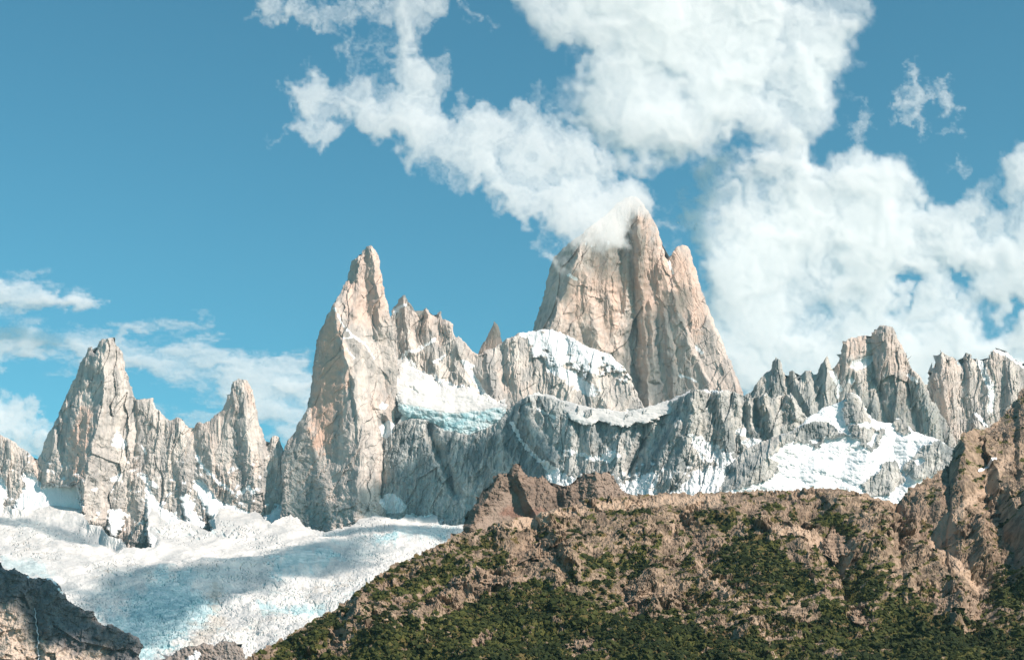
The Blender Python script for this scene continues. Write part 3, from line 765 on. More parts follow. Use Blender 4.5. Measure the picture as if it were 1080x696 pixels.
# --- moraine ridge in cloud shadow, bottom left
mor = [(-320,790),(-320,570),(-230,560),(-140,580),(-60,588),(-20,590),(0,595),(8,602),(16,599),(25,605),(32,609),(45,609),(55,610),(61,616),(67,624),(72,633),(82,639),(90,644),(98,644),(102,654),(110,660),(118,658),(127,664),(138,668),(147,673),(151,682),(146,692),(150,720),(160,790)]
def hilldepth(D0, ytop, slope):
    def wrap(build):
        def f(X, Y, S, h):
            d, A = build(X, Y, S, h)
            d = d + slope * (Y - ytop)
            return D0 - d * (D0 / F), A
        return f
    return wrap
@hilldepth(4300, 600, 0.9)
def f_mor(x, y, S, h):
    d = rounding(S, 10, 8) + 7 * facets(x - .5 * y, y + .2 * x, 26, 16, 168) + 4 * facets(x - .5 * y, y, 11, 7, 169) + 5 * ridged(x / 30 + y / 60, y / 40, 161, 3) + 2.4 * ridged(x / 9 + y / 22, y / 16, 162, 4, 0.6) + 2 * fbm(x / 7, y / 7, 163, 4, 0.6)
    d += tent(x, y, [(60,616),(50,650),(60,700)], 8, 16, 20, 164) + tent(x, y, [(16,600),(20,640),(10,690)], 8, 14, 14, 165) + tent(x, y, [(38,640),(40,700)], -6, 7, 7, 166)
    z = 0 * x
    return d, {'veg': z - 1, 'scree': 0.95 * patch(x, y, [(-330,640),(8,640),(22,650),(30,672),(80,690),(110,684),(120,790),(-330,790)], 8, 6), 'rust': z,  # tan mask paints the sunlit foot, leaving the shaded upper slope dark
               'snow': 0.9 * stroke(x, y, [(30,608),(45,608),(56,611),(66,626)], 1.0, .8, 1.6)}
o, MORS = relief('moraine_hill', mor, f_mor, M_MORAINE, wamp=1.2, wscale=6, seed=16, thick=40)
tag(o, 'dark rocky moraine slope dropping below the glacier at the lower left', 'hill', kind='structure')

outc = [(140,790),(150,720),(160,704),(172,696),(182,690),(190,684),(198,680),(205,682),(214,678),(226,680),(236,675),(246,676),(254,682),(258,692),(268,720),(280,790)]
@hilldepth(4500, 680, 0.7)
def f_out(x, y, S, h):
    d = rounding(S, 8, 7) + 2.4 * ridged(x / 8, y / 10, 171, 4, 0.6) + 2 * fbm(x / 6, y / 6, 172, 4, 0.6)
    z = 0 * x
    return d, {'veg': z, 'scree': 0.3 + z, 'rust': z, 'snow': 0.75 * patch(x, y, [(196,696),(205,686),(214,690),(206,700)], 2, 3)}
o, _ = relief('rock_outcrop', outc, f_out, M_MORAINE, wamp=1.5, wscale=6, seed=17, thick=12)
tag(o, 'small bare rock island poking out of the glacier near its lower edge', 'rock outcrop')

# --- brown crag behind the hill
crag = [(466,600),(474,572),(487,561),(490,550),(495,541),(501,531),(508,522),(513,516),(519,509),(523,503),(527,498),(531,501),(535,501),(538,496),(541,492),(544,489.5),(547,492),(550,491),(552,497),(556,503),(562,504),(567,504),(572,503),(577,507),(582,511),(586,515),(590,512),(594,514),(598,511),(603,511),(609,507),(614,502),(619,499),(624,499),(628,497),(634,500),(640,498),(646,501),(650,509),(654,515),(660,520),(668,526),(680,545),(690,600)]
@hilldepth(2700, 500, 0.8)
def f_crag(x, y, S, h):
    d = rounding(S, 6, 5) + 4.2 * ridged(x / 14 + y / 26, y / 18, 181, 4, 0.62) + 1.8 * fbm(x / 6, y / 6, 182, 5, 0.62)
    f1, f2, idv = cells(x / 5, y / 7, 183); d += 1.8 * idv
    smooth = patch(x, y, [(520,535),(530,520),(545,515),(558,530),(575,540),(570,560),(510,570),(500,555)], 6, 4)
    d = d * (1 - 0.7 * smooth) + 4 * smooth
    for pts, A, wl, wr in [([(545,490),(548,510),(556,525),(566,545)],15,9,26), ([(526,499),(520,515),(506,535),(496,555)],16,9,26), ([(563,505),(566,525),(560,545)],-5,6,6),
                           ([(602,512),(604,535)],5,12,9), ([(628,498),(632,530)],12,18,16), ([(586,515),(588,540)],-6,8,8)]:
        d += tent(x, y, pts, A, wl, wr, 184)
    z = 0 * x
    return d, {'veg': z - 1, 'scree': np.clip(0.1 + 0.8 * smooth + 0.6 * sstep(590, 640, x), 0, 1), 'rust': 0.75 * patch(x, y, [(530,535),(555,533),(578,538),(572,548),(545,548),(528,542)], 4, 3), 'snow': z}
o, CRAGS = relief('crag_hill', crag, f_crag, M_CRAG, h=0.7, wamp=2.0, wscale=6, seed=18, thick=25)
tag(o, 'jagged dark brown crag standing just behind the hill crest', 'crag', kind='structure')

# --- the brown and green hill in front
crest = [(180,740),(220,716),(255,696),(270,687),(285,680),(300,672),(318,662),(336,650),(352,644),(362,636),(372,630),(380,622),(400,605),(420,594),(440,585),(452,579),(470,570),(485,563),(500,560),(521,553),(540,546),(561,546),(576,541),(587,535),(606,531),(619,527),(640,524),(662,522),(700,520),(740,520),(770,519),(800,518),(850,516),(870,517),(900,520),(925,526),(948,531),(952,524),(960,515),(970,509),(980,505),(990,497),(1001,491),(1003,480),(1007,473),(1015,461),(1027,455),(1040,453),(1050,445),(1056,440),(1062,432),(1069,426),(1074,416),(1080,410),(1100,396),(1130,380),(1160,370),(1230,352),(1310,362),(1400,340),(1500,366)]
hill = crest + [(1500,790),(180,790)]
VEG = [[(300,674),(345,652),(372,640),(392,648),(370,665),(345,676),(330,690),(300,700),(280,700)],
       [(392,624),(430,610),(470,590),(502,578),(492,600),(460,615),(430,624),(398,634)],
       [(412,664),(440,650),(470,636),(500,625),(535,618),(560,615),(600,622),(640,640),(655,650),(700,656),(760,668),(830,680),(900,700),(900,760),(300,760),(340,694),(370,684)],
       [(498,596),(520,582),(535,580),(534,598),(512,606)], [(503,562),(524,556),(522,572),(500,574)],
       [(616,590),(645,588),(650,602),(622,606)], [(650,586),(676,582),(690,596),(676,606),(655,602)], [(636,538),(650,538),(655,543),(640,544)], [(662,542),(690,538),(690,546),(668,547)],
       [(733,541),(760,545),(790,550),(788,558),(750,558),(735,550)], [(754,604),(762,578),(788,562),(812,570),(832,590),(852,606),(862,626),(840,628),(800,622),(772,614)],
       [(812,535),(846,537),(845,547),(815,547)], [(861,540),(880,538),(895,556),(905,576),(890,572),(868,556)], [(805,604),(830,602),(835,635),(812,640),(790,625)],
       [(888,590),(912,592),(930,612),(940,640),(915,640),(895,615)], [(935,634),(975,640),(1000,660),(1060,662),(1500,650),(1500,790),(880,790),(890,680),(920,660)],
       [(1050,600),(1090,585),(1500,560),(1500,650),(1050,640),(1040,620)], [(1010,560),(1018,570),(1024,585),(1015,580)],[(860,628),(900,640),(930,660),(900,690),(840,680),(850,650)]]
BARE = [[(655,612),(690,600),(722,612),(728,640),(712,646),(662,644),(655,630)], [(540,580),(560,562),(600,560),(612,590),(600,612),(560,612),(540,600)],
        [(432,648),(455,632),(478,618),(505,602),(540,594),(556,606),(560,620),(520,622),(480,640),(445,664)],
        [(972,628),(990,618),(1020,622),(1046,634),(1032,658),(1010,652),(985,640)], [(360,648),(378,630),(392,634),(390,655),(372,666),(358,660)],
        [(500,680),(506,665),(514,668),(514,682)], [(600,690),(606,676),(618,670),(626,674),(620,686),(608,696)], [(350,684),(366,670),(372,676),(372,688),(352,692)],
        [(820,650),(830,640),(850,640),(862,648),(856,656),(838,652)], [(900,640),(912,640),(920,655),(906,664)],
        [(850,560),(880,570),(905,590),(900,600),(870,585)], [(960,560),(1000,570),(1040,600),(1046,625),(1020,615),(985,590)]]
SCREE = [[(700,524),(760,522),(760,534),(700,534),(620,536),(570,556),(520,560),(500,570),(520,556),(600,534)], [(815,556),(850,556),(880,572),(902,598),(895,600),(870,580),(840,566),(812,566)],
         [(985,560),(1000,566),(1020,590),(1040,610),(1042,622),(1028,612),(1005,590),(985,572)], [(985,556),(1030,520),(1050,500),(1062,480),(1072,470),(1060,500),(1020,540),(996,564)]]
TRAIL = [(706,552),(716,566),(730,585),(740,600),(744,614),(758,622),(768,632),(782,646),(794,660),(808,676),(818,700)]
def hill_masks(x, y):
    veg = 0.36 * sstep(525, 640, y - 0.06 * (x - 700)) + 0.12
    for i, p in enumerate(VEG): veg = np.maximum(veg, 1.0 * patch(x, y, p, 6, 7, 14, 190 + i))
    veg = np.where(x > 940, veg * sstep(590, 640, y) + veg * 0.25, veg)
    for i, p in enumerate(BARE): veg = veg * (1 - 0.95 * patch(x, y, p, 3, 7, 9, 230 + i))
    scree = 0 * x
    for i, p in enumerate(SCREE): scree = np.maximum(scree, patch(x, y, p, 3, 5, 12, 260 + i))
    tr = 0.8 * stroke(x, y, TRAIL, 1.4, 1.6, 4.5, 12)
    scree = np.maximum(scree, tr)
    veg = veg * (1 - 0.85 * scree) + 0.75 * fbm(x / 17, y / 6 + x / 60, 280, 6, 0.66) * (1 - 0.8 * scree)
    return np.clip(veg, 0, 1), scree
def f_hill(X, Y, S, h):
    cx_, cy_ = np.array(crest).T
    yc = np.interp(X, cx_, cy_)
    Dc = np.interp(X, [180, 255, 485, 700, 930, 1000, 1080, 1160, 1500], [1480, 1560, 1950, 2150, 2120, 2350, 2900, 3300, 3700])
    t = np.clip((Y - yc) / np.maximum(740 - yc, 30), -0.05, 1.25)
    Db = 1450.0
    D = 1 / (1 / Dc + (1 / Db - 1 / Dc) * t)
    veg, scree = hill_masks(X, Y)
    return D, {'veg': veg, 'scree': scree, 'rust': 0.0 * X, 'snow': 1.0 * stroke(X, Y, [(1033,497),(1040,494),(1047,490)], 1.6, .8, .6)}
def hill_disp(x, y, S, D):
    """height of the ground relief in metres"""
    veg, scree = hill_masks(x, y)
    k = sstep(0, 22, S)
    lean = (x + 0.5 * y)
    d = k * (11 * fbm(x / 95, y / 42, 201, 3) + 4 * ridged(lean / 46, y / 30, 202, 2))
    rockm = (1 - 0.7 * veg) * (1 - 0.5 * scree)
    q = (0.35 + 0.65 * sstep(0, 5, S))
    wx = x + 3 * fbm(x / 14, y / 10, 220, 3); wy = y + 2 * fbm(x / 14, y / 10, 221, 3)
    big = np.clip(0.5 + 1.3 * fbm(x / 50, y / 26, 222, 3), 0.05, 1.5)
    slant = wy - 0.35 * wx
    for k, (a_, b_, amp) in enumerate([(28, 13, 7.0), (13, 6.5, 4.4), (6.5, 3.6, 2.4), (3.2, 2.0, 1.2)]):
        d += q * rockm * big * amp * facets(wx + 0.4 * wy, slant, a_, b_, 204 + k)
    d *= 1 - 0.3 * sstep(940, 1000, x)
    c1 = np.abs(perlin(wx / 9, slant / 5, 230)); d -= q * rockm * 1.2 * sstep(0.06, 0, c1)
    d += q * (0.5 + 0.8 * rockm) * fbm(x / 6, y / 5, 207, 5, 0.62)
    ridges = [([(576,560),(590,575),(600,598)],16,10,26), ([(690,602),(694,624),(690,646)],14,28,30), ([(880,560),(884,586),(893,610),(900,630)],-16,10,16), ([(884,540),(905,556),(925,580),(950,610),(960,640)],14,26,40),
              ([(500,604),(470,628),(440,655)],10,12,16), ([(374,632),(380,648),(370,668)],9,10,14), ([(1045,500),(1052,520),(1062,545),(1072,572)],24,10,46), ([(1010,462),(1014,480),(1010,496)],16,8,32),
              ([(960,540),(988,560),(1012,582),(1034,606),(1040,632),(1030,664)],-20,26,20), ([(1010,620),(1006,645)],12,18,20), ([(1030,560),(1036,590)],16,12,16), ([(838,560),(850,590),(860,620)],8,24,20),
              ([(1078,540),(1082,580),(1078,620)],20,14,20), ([(960,560),(980,590),(1000,612)],9,14,12)]
    for pts, A, wl, wr in ridges: d += 0.75 * tent(x, y, pts, A, wl, wr, 208, 3.5)
    v = np.stack([0 * d, -1.5 * d, 0.62 * d], -1)
    return v
o, HILL = relief('hill', hill, f_hill, M_HILL, h=0.72, wamp=2.2, wscale=8, seed=19, thick=0, displace=hill_disp)
tag(o, 'brown rocky hill patched with dark green scrub filling the foreground', 'hill', kind='structure')

# ------------------------------------------------------------------ clouds: bodies of vapour whose thickness fades to nothing at the rim
def blob_field(x, y, blobs):
    acc = np.zeros(x.shape)
    for b in blobs:
        cx_, cy_, rx, ry, rot, pk = b
        c, s = math.cos(math.radians(rot)), math.sin(math.radians(rot))
        u = ((x - cx_) * c + (y - cy_) * s) / rx; v = (-(x - cx_) * s + (y - cy_) * c) / ry
        r2 = u * u + v * v
        acc += pk * np.exp(-r2 * 1.5)
    return acc

def drop_islands(T):
    """keep only the largest connected body"""
    m = T > 0
    lab = np.where(m, np.arange(1, m.size + 1).reshape(m.shape), 0)
    while True:
        q = np.pad(lab, 1)
        n = np.maximum.reduce([q[1:-1, 1:-1], q[:-2, 1:-1], q[2:, 1:-1], q[1:-1, :-2], q[1:-1, 2:]])
        n = np.where(m, n, 0)
        # let the highest label run along rows and columns
        for ax in (0, 1):
            for fl in (False, True):
                a = n if ax else n.T
                a = a[:, ::-1] if fl else a
                mm = (a > 0)
                out = a.copy()
                for j in range(1, a.shape[1]):
                    out[:, j] = np.where(mm[:, j] & mm[:, j - 1], np.maximum(out[:, j], out[:, j - 1]), out[:, j])
                a = out[:, ::-1] if fl else out
                n = a if ax else a.T
        if (n == lab).all(): break
        lab = n
    ids, cnt = np.unique(lab[lab > 0], return_counts=True)
    return np.where(lab == ids[cnt.argmax()], T, 0)

def cloud(blobs, D0, Tmax, h, seed, label, noise=0.55, sc=60, sy=1.0, cut=0.30, holes=(), mat=None, power=1.9, gain=1.1):
    Tmax = Tmax * 0.45
    b = np.array([[q[0], q[1], max(q[2], q[3])] for q in blobs])
    x0, x1 = (b[:, 0] - 1.9 * b[:, 2]).min(), (b[:, 0] + 1.9 * b[:, 2]).max()
    y0, y1 = (b[:, 1] - 1.9 * b[:, 2]).min(), (b[:, 1] + 1.9 * b[:, 2]).max()
    X, Y = np.meshgrid(np.arange(x0, x1, h), np.arange(y0, y1, h))
    wx = X + sc * .30 * fbm(X / (sc * .8), Y / (sc * .8) * sy, seed + 1, 4, 0.6)
    wy = Y + sc * .30 * fbm(X / (sc * .8), Y / (sc * .8) * sy, seed + 2, 4, 0.6) / sy
    f = blob_field(wx, wy, blobs) - blob_field(wx, wy, holes)
    n = fbm(wx / sc, wy * sy / sc, seed + 3, 8, 0.62)
    f = 1.6 * (1 - np.exp(-f / 1.6))
    v = f - cut + noise * n
    edge = np.minimum(np.minimum(X - x0, x1 - X), np.minimum(Y - y0, y1 - Y)) / (h * 6)
    T = (1 - np.exp(-(np.maximum(v, 0) * 1.25 * gain) ** power)) * np.clip(edge, 0, 1)
    bil = fbm(wx / (sc * .7), wy / (sc * .7) * sy, seed + 9, 6, 0.55)
    T = T * Tmax * (1 + 0.09 * bil) 
    T[T < Tmax * 0.004] = 0
    T = drop_islands(T)
    keep = (T[:-1, :-1] > 0) | (T[1:, :-1] > 0) | (T[:-1, 1:] > 0) | (T[1:, 1:] > 0)
    used = np.zeros(T.shape, bool)
    used[:-1, :-1] |= keep; used[1:, :-1] |= keep; used[:-1, 1:] |= keep; used[1:, 1:] |= keep
    xc, yc = b[:, 0].mean(), b[:, 1].mean()
    D0 = D0(X, Y) if callable(D0) else D0 * (1 + (0.30 * (X - xc) + 0.22 * (yc - Y)) / F)      # the bank leans back to the right and upwards
    fine = 0.10 * Tmax * fbm(wx / (sc * .22), wy / (sc * .22) * sy, seed + 15, 5, 0.6)
    shift = Tmax * 0.22 * fbm(X / (sc * 2), Y / (sc * 2), seed + 12, 2)
    Pf = ray(X, Y, D0 + shift - 0.62 * T - fine * T / Tmax); Pb = ray(X, Y, D0 + shift + 0.38 * T)
    fi = np.full(T.shape, -1, np.int64); fi[used] = np.arange(used.sum())
    both = used & (T > 0)
    bi = fi.copy(); bi[both] = used.sum() + np.arange(both.sum())
    r, c = np.nonzero(keep)
    def q(i): return np.stack([i[r, c], i[r + 1, c], i[r + 1, c + 1], i[r, c + 1]], 1)
    Ff = q(fi); Fb = q(bi)[:, ::-1]
    V = np.concatenate([Pf[used], Pb[both]])
    o = new_mesh('cloud', V, np.concatenate([Ff, Fb]), mat or M_CLOUD, None, True)
    return tag(o, label, 'cloud', 'white clouds in the sky')

def make_clouds():
    cloud([(690,5,130,70,0,1.2),(770,50,110,85,0,1.3),(850,60,56,66,0,1.15),(735,122,105,52,0,1.2),(675,135,58,46,0,1.0),(605,12,56,42,0,.9),(690,50,80,60,0,1),(800,-40,120,60,0,1.2),(640,-40,90,50,0,1.1),(705,160,60,34,0,.8),(640,100,40,40,0,.8),(870,110,40,40,0,.7)],
          11500, 480, 2.2, 301, 'largest white cloud at the top, above and right of the tallest peak', noise=0.32, sc=75)
    cloud([(815,205,72,52,0,1.2),(885,205,80,52,0,1.2),(870,275,125,85,0,1.3),(790,265,50,70,0,1.2),(795,320,55,60,0,1.1),(935,275,80,75,0,1.1),(955,215,42,38,0,.8),(1000,265,60,34,0,.9),(1062,225,36,60,0,1.0),(1050,290,50,40,0,.8),
           (790,390,60,44,0,1.1),(890,370,130,50,0,1.2),(1030,385,90,46,0,1.1),(1085,180,26,36,0,.9),(1100,280,40,90,0,.9),(990,345,50,34,0,.9),(900,450,180,50,0,1.2),(1080,440,90,50,0,1.2),(760,330,40,60,0,.9),(810,168,60,26,0,.9),(960,400,120,50,0,1.0),(1090,340,60,70,0,1.0),(1000,230,50,30,0,.6)],
          12500, 460, 2.2, 321, 'wide white cloud bank filling the right side behind the granite ridge', noise=0.38, sc=66, cut=.27,
          holes=[(1016,288,20,14,0,1.5),(948,308,15,28,-25,1.4),(1066,330,26,14,-20,1.3),(800,352,20,26,0,.3),(1075,262,18,12,30,.4)])
    cloud([(955,112,20,26,20,.9),(985,92,28,18,10,.9),(1002,112,20,14,20,.8),(972,130,18,18,0,.8),(962,90,18,16,0,.8)], 11000, 230, 1.6, 341, 'small ragged cloud puff alone in the blue at the upper right', noise=0.5, sc=26,
          holes=[(978,112,8,6,0,.35)])
    cloud([(1020,182,20,17,0,.8),(1008,172,12,8,0,.5)], 11000, 160, 1.6, 345, 'tiny faint cloud wisp above the right end of the cloud bank', noise=0.5, sc=20)
    cloud([(912,128,14,20,0,.8),(905,150,20,14,0,.7)], 11000, 150, 1.6, 349, 'thin upright wisp hanging between the top cloud and the cloud bank', noise=0.5, sc=20)
    cloud([(718,240,13,24,10,.6)], 10500, 110, 1.6, 353, 'thin pale wisp in the blue just right of the cloud covered summit', noise=0.5, sc=18, cut=.3)
    def De(x, y): return 7500 - np.clip(660 - x, -40, 420) * 4.7 * 0.3 + np.clip(215 - y, -60, 300) * 4.7 * 0.4
    cloud([(322,108,30,32,0,1.0),(342,142,22,26,0,.9),(372,112,44,32,0,.9),(415,95,36,34,0,.8),(440,85,34,40,0,.8),(430,128,56,34,10,1.0),(475,152,50,34,20,1.0),(520,165,52,40,20,1.05),(562,190,62,48,20,1.2),(608,200,58,40,10,1.2),
           (630,218,50,36,8,1.9),(654,208,20,24,0,1.7),(612,222,40,28,0,.9),(645,232,26,16,0,.9),(432,40,30,34,0,.75),(455,8,55,24,0,.8),(578,108,26,24,0,.7),(545,132,36,28,0,.8),(592,150,34,30,0,.9),(400,12,34,24,0,.6),(380,60,26,20,0,.45),(625,165,30,26,0,.6),(500,110,26,18,0,.4)],
          De, 280, 1.7, 361, 'long ragged cloud streaming left from the summit of the tallest peak', noise=0.44, sc=50, cut=.24, power=1.6, mat=M_PLUME)
    cloud([(275,8,24,20,0,.9),(312,14,38,17,10,1.0),(330,26,16,12,0,.7),(368,18,28,26,0,.7),(378,-6,36,20,0,.9),(300,-20,50,20,0,.8)], 11500, 240, 1.7, 371, 'loose cloud scrap cut by the top edge left of centre', noise=0.52, sc=30, cut=.30)
    cloud([(30,310,52,17,4,1.0),(70,320,46,8,2,.9),(-20,312,50,24,0,1.0)], 15000, 380, 1.8, 381, 'flat bright cloud streak at the left edge, highest of the low ones', noise=0.34, sc=36, sy=2.4, cut=.22)
    cloud([(40,362,80,22,4,.9),(130,370,90,22,3,.9),(220,384,80,24,6,1.0),(290,402,60,28,10,1.1),(170,342,44,9,0,.7),(255,420,60,26,0,.9),(-20,364,60,24,0,.9),(0,388,40,10,0,.6),(330,440,60,44,0,1.0),(220,442,56,16,-10,.8),(120,345,40,8,0,.4)],
          15500, 300, 1.8, 391, 'long thin cloud veil stretching behind the two left granite towers', noise=0.40, sc=50, sy=2.6, cut=.20)
    cloud([(14,440,30,26,0,1.0),(36,462,34,24,0,1.0),(-20,440,40,30,0,1.0),(0,470,60,20,0,1.0)], 15000, 420, 1.8, 401, 'rounded cloud low at the left edge behind the jagged skyline', noise=0.42, sc=34)
make_clouds()

# ------------------------------------------------------------------ clouds overhead, out of the frame, whose shadows cross the scene
SHU = np.cross(SUN_DIR, (0, 0, 1)); SHU /= np.linalg.norm(SHU)
SHV = np.cross(SHU, SUN_DIR)
def overhead(poly, surf, L, Tmax, label, seed, soft=40.0, noise=30.0, nsc=160.0, h=18.0):
    Xs, Ys, D, P = surf[0], surf[1], surf[2], surf[3]
    okv = surf[4] > 0
    pts = []
    for px, py in poly:
        k = np.argmin((Xs - px) ** 2 + (Ys - py) ** 2 + np.where(okv, 0, 1e5))
        pts.append(P.reshape(-1, 3)[k])
    pts = np.array(pts)
    C0 = pts.mean(0)
    uv = np.stack([(pts - C0) @ SHU, (pts - C0) @ SHV], 1)
    pad = soft + noise * 2 + 3 * h
    U, V = np.meshgrid(np.arange(uv[:, 0].min() - pad, uv[:, 0].max() + pad, h), np.arange(uv[:, 1].min() - pad, uv[:, 1].max() + pad, h))
    sd = poly_sd(U, V, uv) + noise * fbm(U / nsc, V / nsc, seed, 5, 0.6)
    T = sstep(-soft * .6, soft, sd) * Tmax * (1 + 0.3 * fbm(U / nsc, V / nsc, seed + 4, 4))
    T[T < Tmax * 0.01] = 0
    keep = (T[:-1, :-1] > 0) | (T[1:, :-1] > 0) | (T[:-1, 1:] > 0) | (T[1:, 1:] > 0)
    used = np.zeros(T.shape, bool)
    used[:-1, :-1] |= keep; used[1:, :-1] |= keep; used[:-1, 1:] |= keep; used[1:, 1:] |= keep
    B = C0 + SUN_DIR * L + U[..., None] * SHU + V[..., None] * SHV
    Pf = B + SUN_DIR * (0.6 * T)[..., None]; Pb = B - SUN_DIR * (0.4 * T)[..., None]
    fi = np.full(T.shape, -1, np.int64); fi[used] = np.arange(used.sum())
    both = used & (T > 0)
    bi = fi.copy(); bi[both] = used.sum() + np.arange(both.sum())
    r, c = np.nonzero(keep)
    def q(i): return np.stack([i[r, c], i[r + 1, c], i[r + 1, c + 1], i[r, c + 1]], 1)
    o = new_mesh('cloud', np.concatenate([Pf[used], Pb[both]]), np.concatenate([q(fi), q(bi)[:, ::-1]]), M_CLOUD_SHADE, None, True)
    return tag(o, label, 'cloud', 'white clouds overhead')
def make_overhead():
    G = GL
    overhead([(58,613),(95,619),(118,608),(140,600),(165,596),(190,603),(222,600),(208,594),(240,591),(270,591),(302,579),(345,572),(385,568),(402,580),(392,598),(340,611),(300,611),(285,626),(255,632),(215,642),(190,664),(160,694),(120,672),(90,642)],
             G, 4500, 80, 'long overhead cloud shading the middle of the valley glacier', 501, soft=55, noise=34)
    overhead([(-60,532),(0,538),(30,543),(60,549),(90,556),(110,566),(104,572),(60,566),(30,557),(0,551),(-60,544)], G, 4500, 50, 'thin overhead cloud streak shading the upper left glacier', 507, soft=18, noise=8, nsc=90, h=12)
    overhead([(332,566),(345,561),(375,556),(400,556),(440,553),(500,560),(520,566),(470,572),(430,566),(395,562),(370,566)], G, 4500, 70, 'overhead cloud shading the snow at the foot of the dark wall', 509, soft=20, noise=12, h=12)
    overhead([(404,560),(404,512),(412,500),(430,504),(450,500),(456,480),(450,452),(470,460),(500,464),(520,458),(536,444),(562,432),(585,445),(590,470),(575,500),(560,560),(540,590),(430,590)],
             WALLS, 4600, 110, 'overhead cloud shading the dark wall under the hanging ice', 511, soft=35, noise=18, h=14)
    overhead([(300,476),(334,481),(341,503),(346,526),(372,530),(378,513),(396,509),(412,500),(430,505),(434,590),(292,590)], POINS, 4600, 110, 'overhead cloud shading the foot of the narrow tower', 517, soft=30, noise=16, h=14)
    overhead([(-60,570),(0,588),(50,604),(95,640),(130,660),(156,684),(120,692),(92,688),(82,676),(70,672),(50,680),(32,678),(26,658),(18,640),(-60,636)], MORS, 3800, 150, 'overhead cloud shading the dark moraine slope', 523, soft=24, noise=14, nsc=90, h=12)
    overhead([(694,322),(704,314),(718,300),(728,316),(722,345),(732,380),(742,412),(700,434),(640,434),(612,424),(628,402),(650,388),(658,360),(657,300),(666,300),(670,360),(684,370),(690,350)], FITZS, 4600, 55, 'thin overhead cloud shading the lower right of the tallest peak', 529, soft=40, noise=26, h=14)
    overhead([(596,264),(612,250),(640,240),(668,240),(684,262),(690,300),(668,332),(655,300),(630,298),(604,290)], FITZS, 4600, 50, 'thin unseen cloud added overhead to shade the top of the tallest peak', 537, soft=50, noise=30, h=14)  # extra unseen cloud, added to darken a face the summit cloud leaves lit
    overhead([(790,430),(800,400),(870,395),(900,410),(940,400),(975,405),(1010,400),(1080,420),(1080,480),(980,500),(800,480)], MERMS, 4600, 32, 'faint overhead cloud veil above the right hand granite ridges', 531, soft=60, noise=40, h=20)
make_overhead()

# ------------------------------------------------------------------ scrub, boulders and the waterfall
def tri_mesh_at(P, N, R, base_v, base_f, rng, squash=0.7, jit=0.28):
    """many copies of a small closed blob, each with its own size, turn and dents, as one vertex array"""
    n, k = len(P), len(base_v)
    ang = rng.rand(n) * 2 * math.pi
    ca, sa = np.cos(ang)[:, None], np.sin(ang)[:, None]
    v = base_v[None] * (1 + jit * (rng.rand(n, k, 1) * 2 - 1))
    x = v[..., 0] * ca - v[..., 1] * sa; y = v[..., 0] * sa + v[..., 1] * ca; z = v[..., 2] * squash
    st = 1 + 0.5 * (rng.rand(n, 1) - .5)
    v = np.stack([x * st, y / st, z], -1) * R[:, None, None] + P[:, None, :]
    f = base_f[None] + (np.arange(n) * k)[:, None, None]
    return v.reshape(-1, 3), f.reshape(-1, 3)

def ico(level):
    import bmesh
    bm = bmesh.new(); bmesh.ops.create_icosphere(bm, subdivisions=level, radius=1.0)
    bm.verts.ensure_lookup_table()
    v = np.array([q.co[:] for q in bm.verts]); f = np.array([[q.index for q in fc.verts] for fc in bm.faces])
    bm.free(); return v, f

def foliage_material():
    t = NT('scrub_leaves')
    p = t.pos()
    n = t.noise(p, 0.35, 4, 0.7); w = t.noise(p, 0.012, 5, 0.65)
    c = t.mix(t.attr('var'), (0.008, 0.015, 0.003), (0.024, 0.034, 0.007))
    c = t.mix(t.ramp(w, 0.44, 0.60), c, t.mix(t.attr('var'), (0.024, 0.034, 0.008), (0.075, 0.078, 0.018)))
    c = t.mix(t.math('MULTIPLY', t.ramp(n, 0.5, 0.7), 0.5), c, (0.008, 0.014, 0.006))
    return t.finish(c, 0.85)

def make_scrub():
    X, Y, D, P, S, A = HILL
    rng = np.random.RandomState(5)
    ok = (S > 1.5) & (Y < 712) & (X > 240) & (X < 1100)
    veg = A['veg']
    clump = fbm(X / 7, Y / 3.4, 601, 5, 0.65)
    pr = np.clip((veg + 0.5 * clump - 0.50) * 2.4, 0, 1) * ok
    pr = pr * 0.30 * (1 - 0.85 * A['scree'])
    sel = rng.rand(*X.shape) < pr
    i, j = np.nonzero(sel)
    Pt = P[i, j]
    R = (0.7 + 2.6 * rng.rand(len(Pt)) ** 3.0) * (0.6 + 0.5 * veg[i, j])
    bv, bf = ico(1)
    Pt = Pt + np.stack([rng.randn(len(Pt)) * .6, rng.randn(len(Pt)) * 1.5, 0.15 * R], -1)
    V, Fc = tri_mesh_at(Pt, None, R, bv, bf, rng, 0.8, 0.6)
    var = np.repeat(rng.rand(len(Pt)), len(bv))
    o = new_mesh('scrub', V, Fc, foliage_material(), {'var': var})
    tag(o, 'dense dark green scrub covering the lower slopes of the brown hill', 'scrub', kind='stuff')
    print('scrub clumps', len(Pt))

def boulder_mesh(seed, mat, name):
    rng = np.random.RandomState(seed)
    v, f = ico(3)
    for _ in range(9):                                   # cleave flat faces
        n = rng.randn(3); n /= np.linalg.norm(n)
        dpl = 0.55 + 0.3 * rng.rand()
        t = v @ n - dpl
        v = v - np.where(t > 0, t, 0)[:, None] * n
    v = v * (1 + 0.07 * fbm(v[:, 0] * 2.5 + v[:, 2], v[:, 1] * 2.5, seed, 4))[:, None]
    v[:, 2] *= 0.75
    z = np.zeros(len(v))
    return new_mesh(name, v, f, mat, {'veg': z - 1, 'scree': z, 'rust': z, 'snow': z})

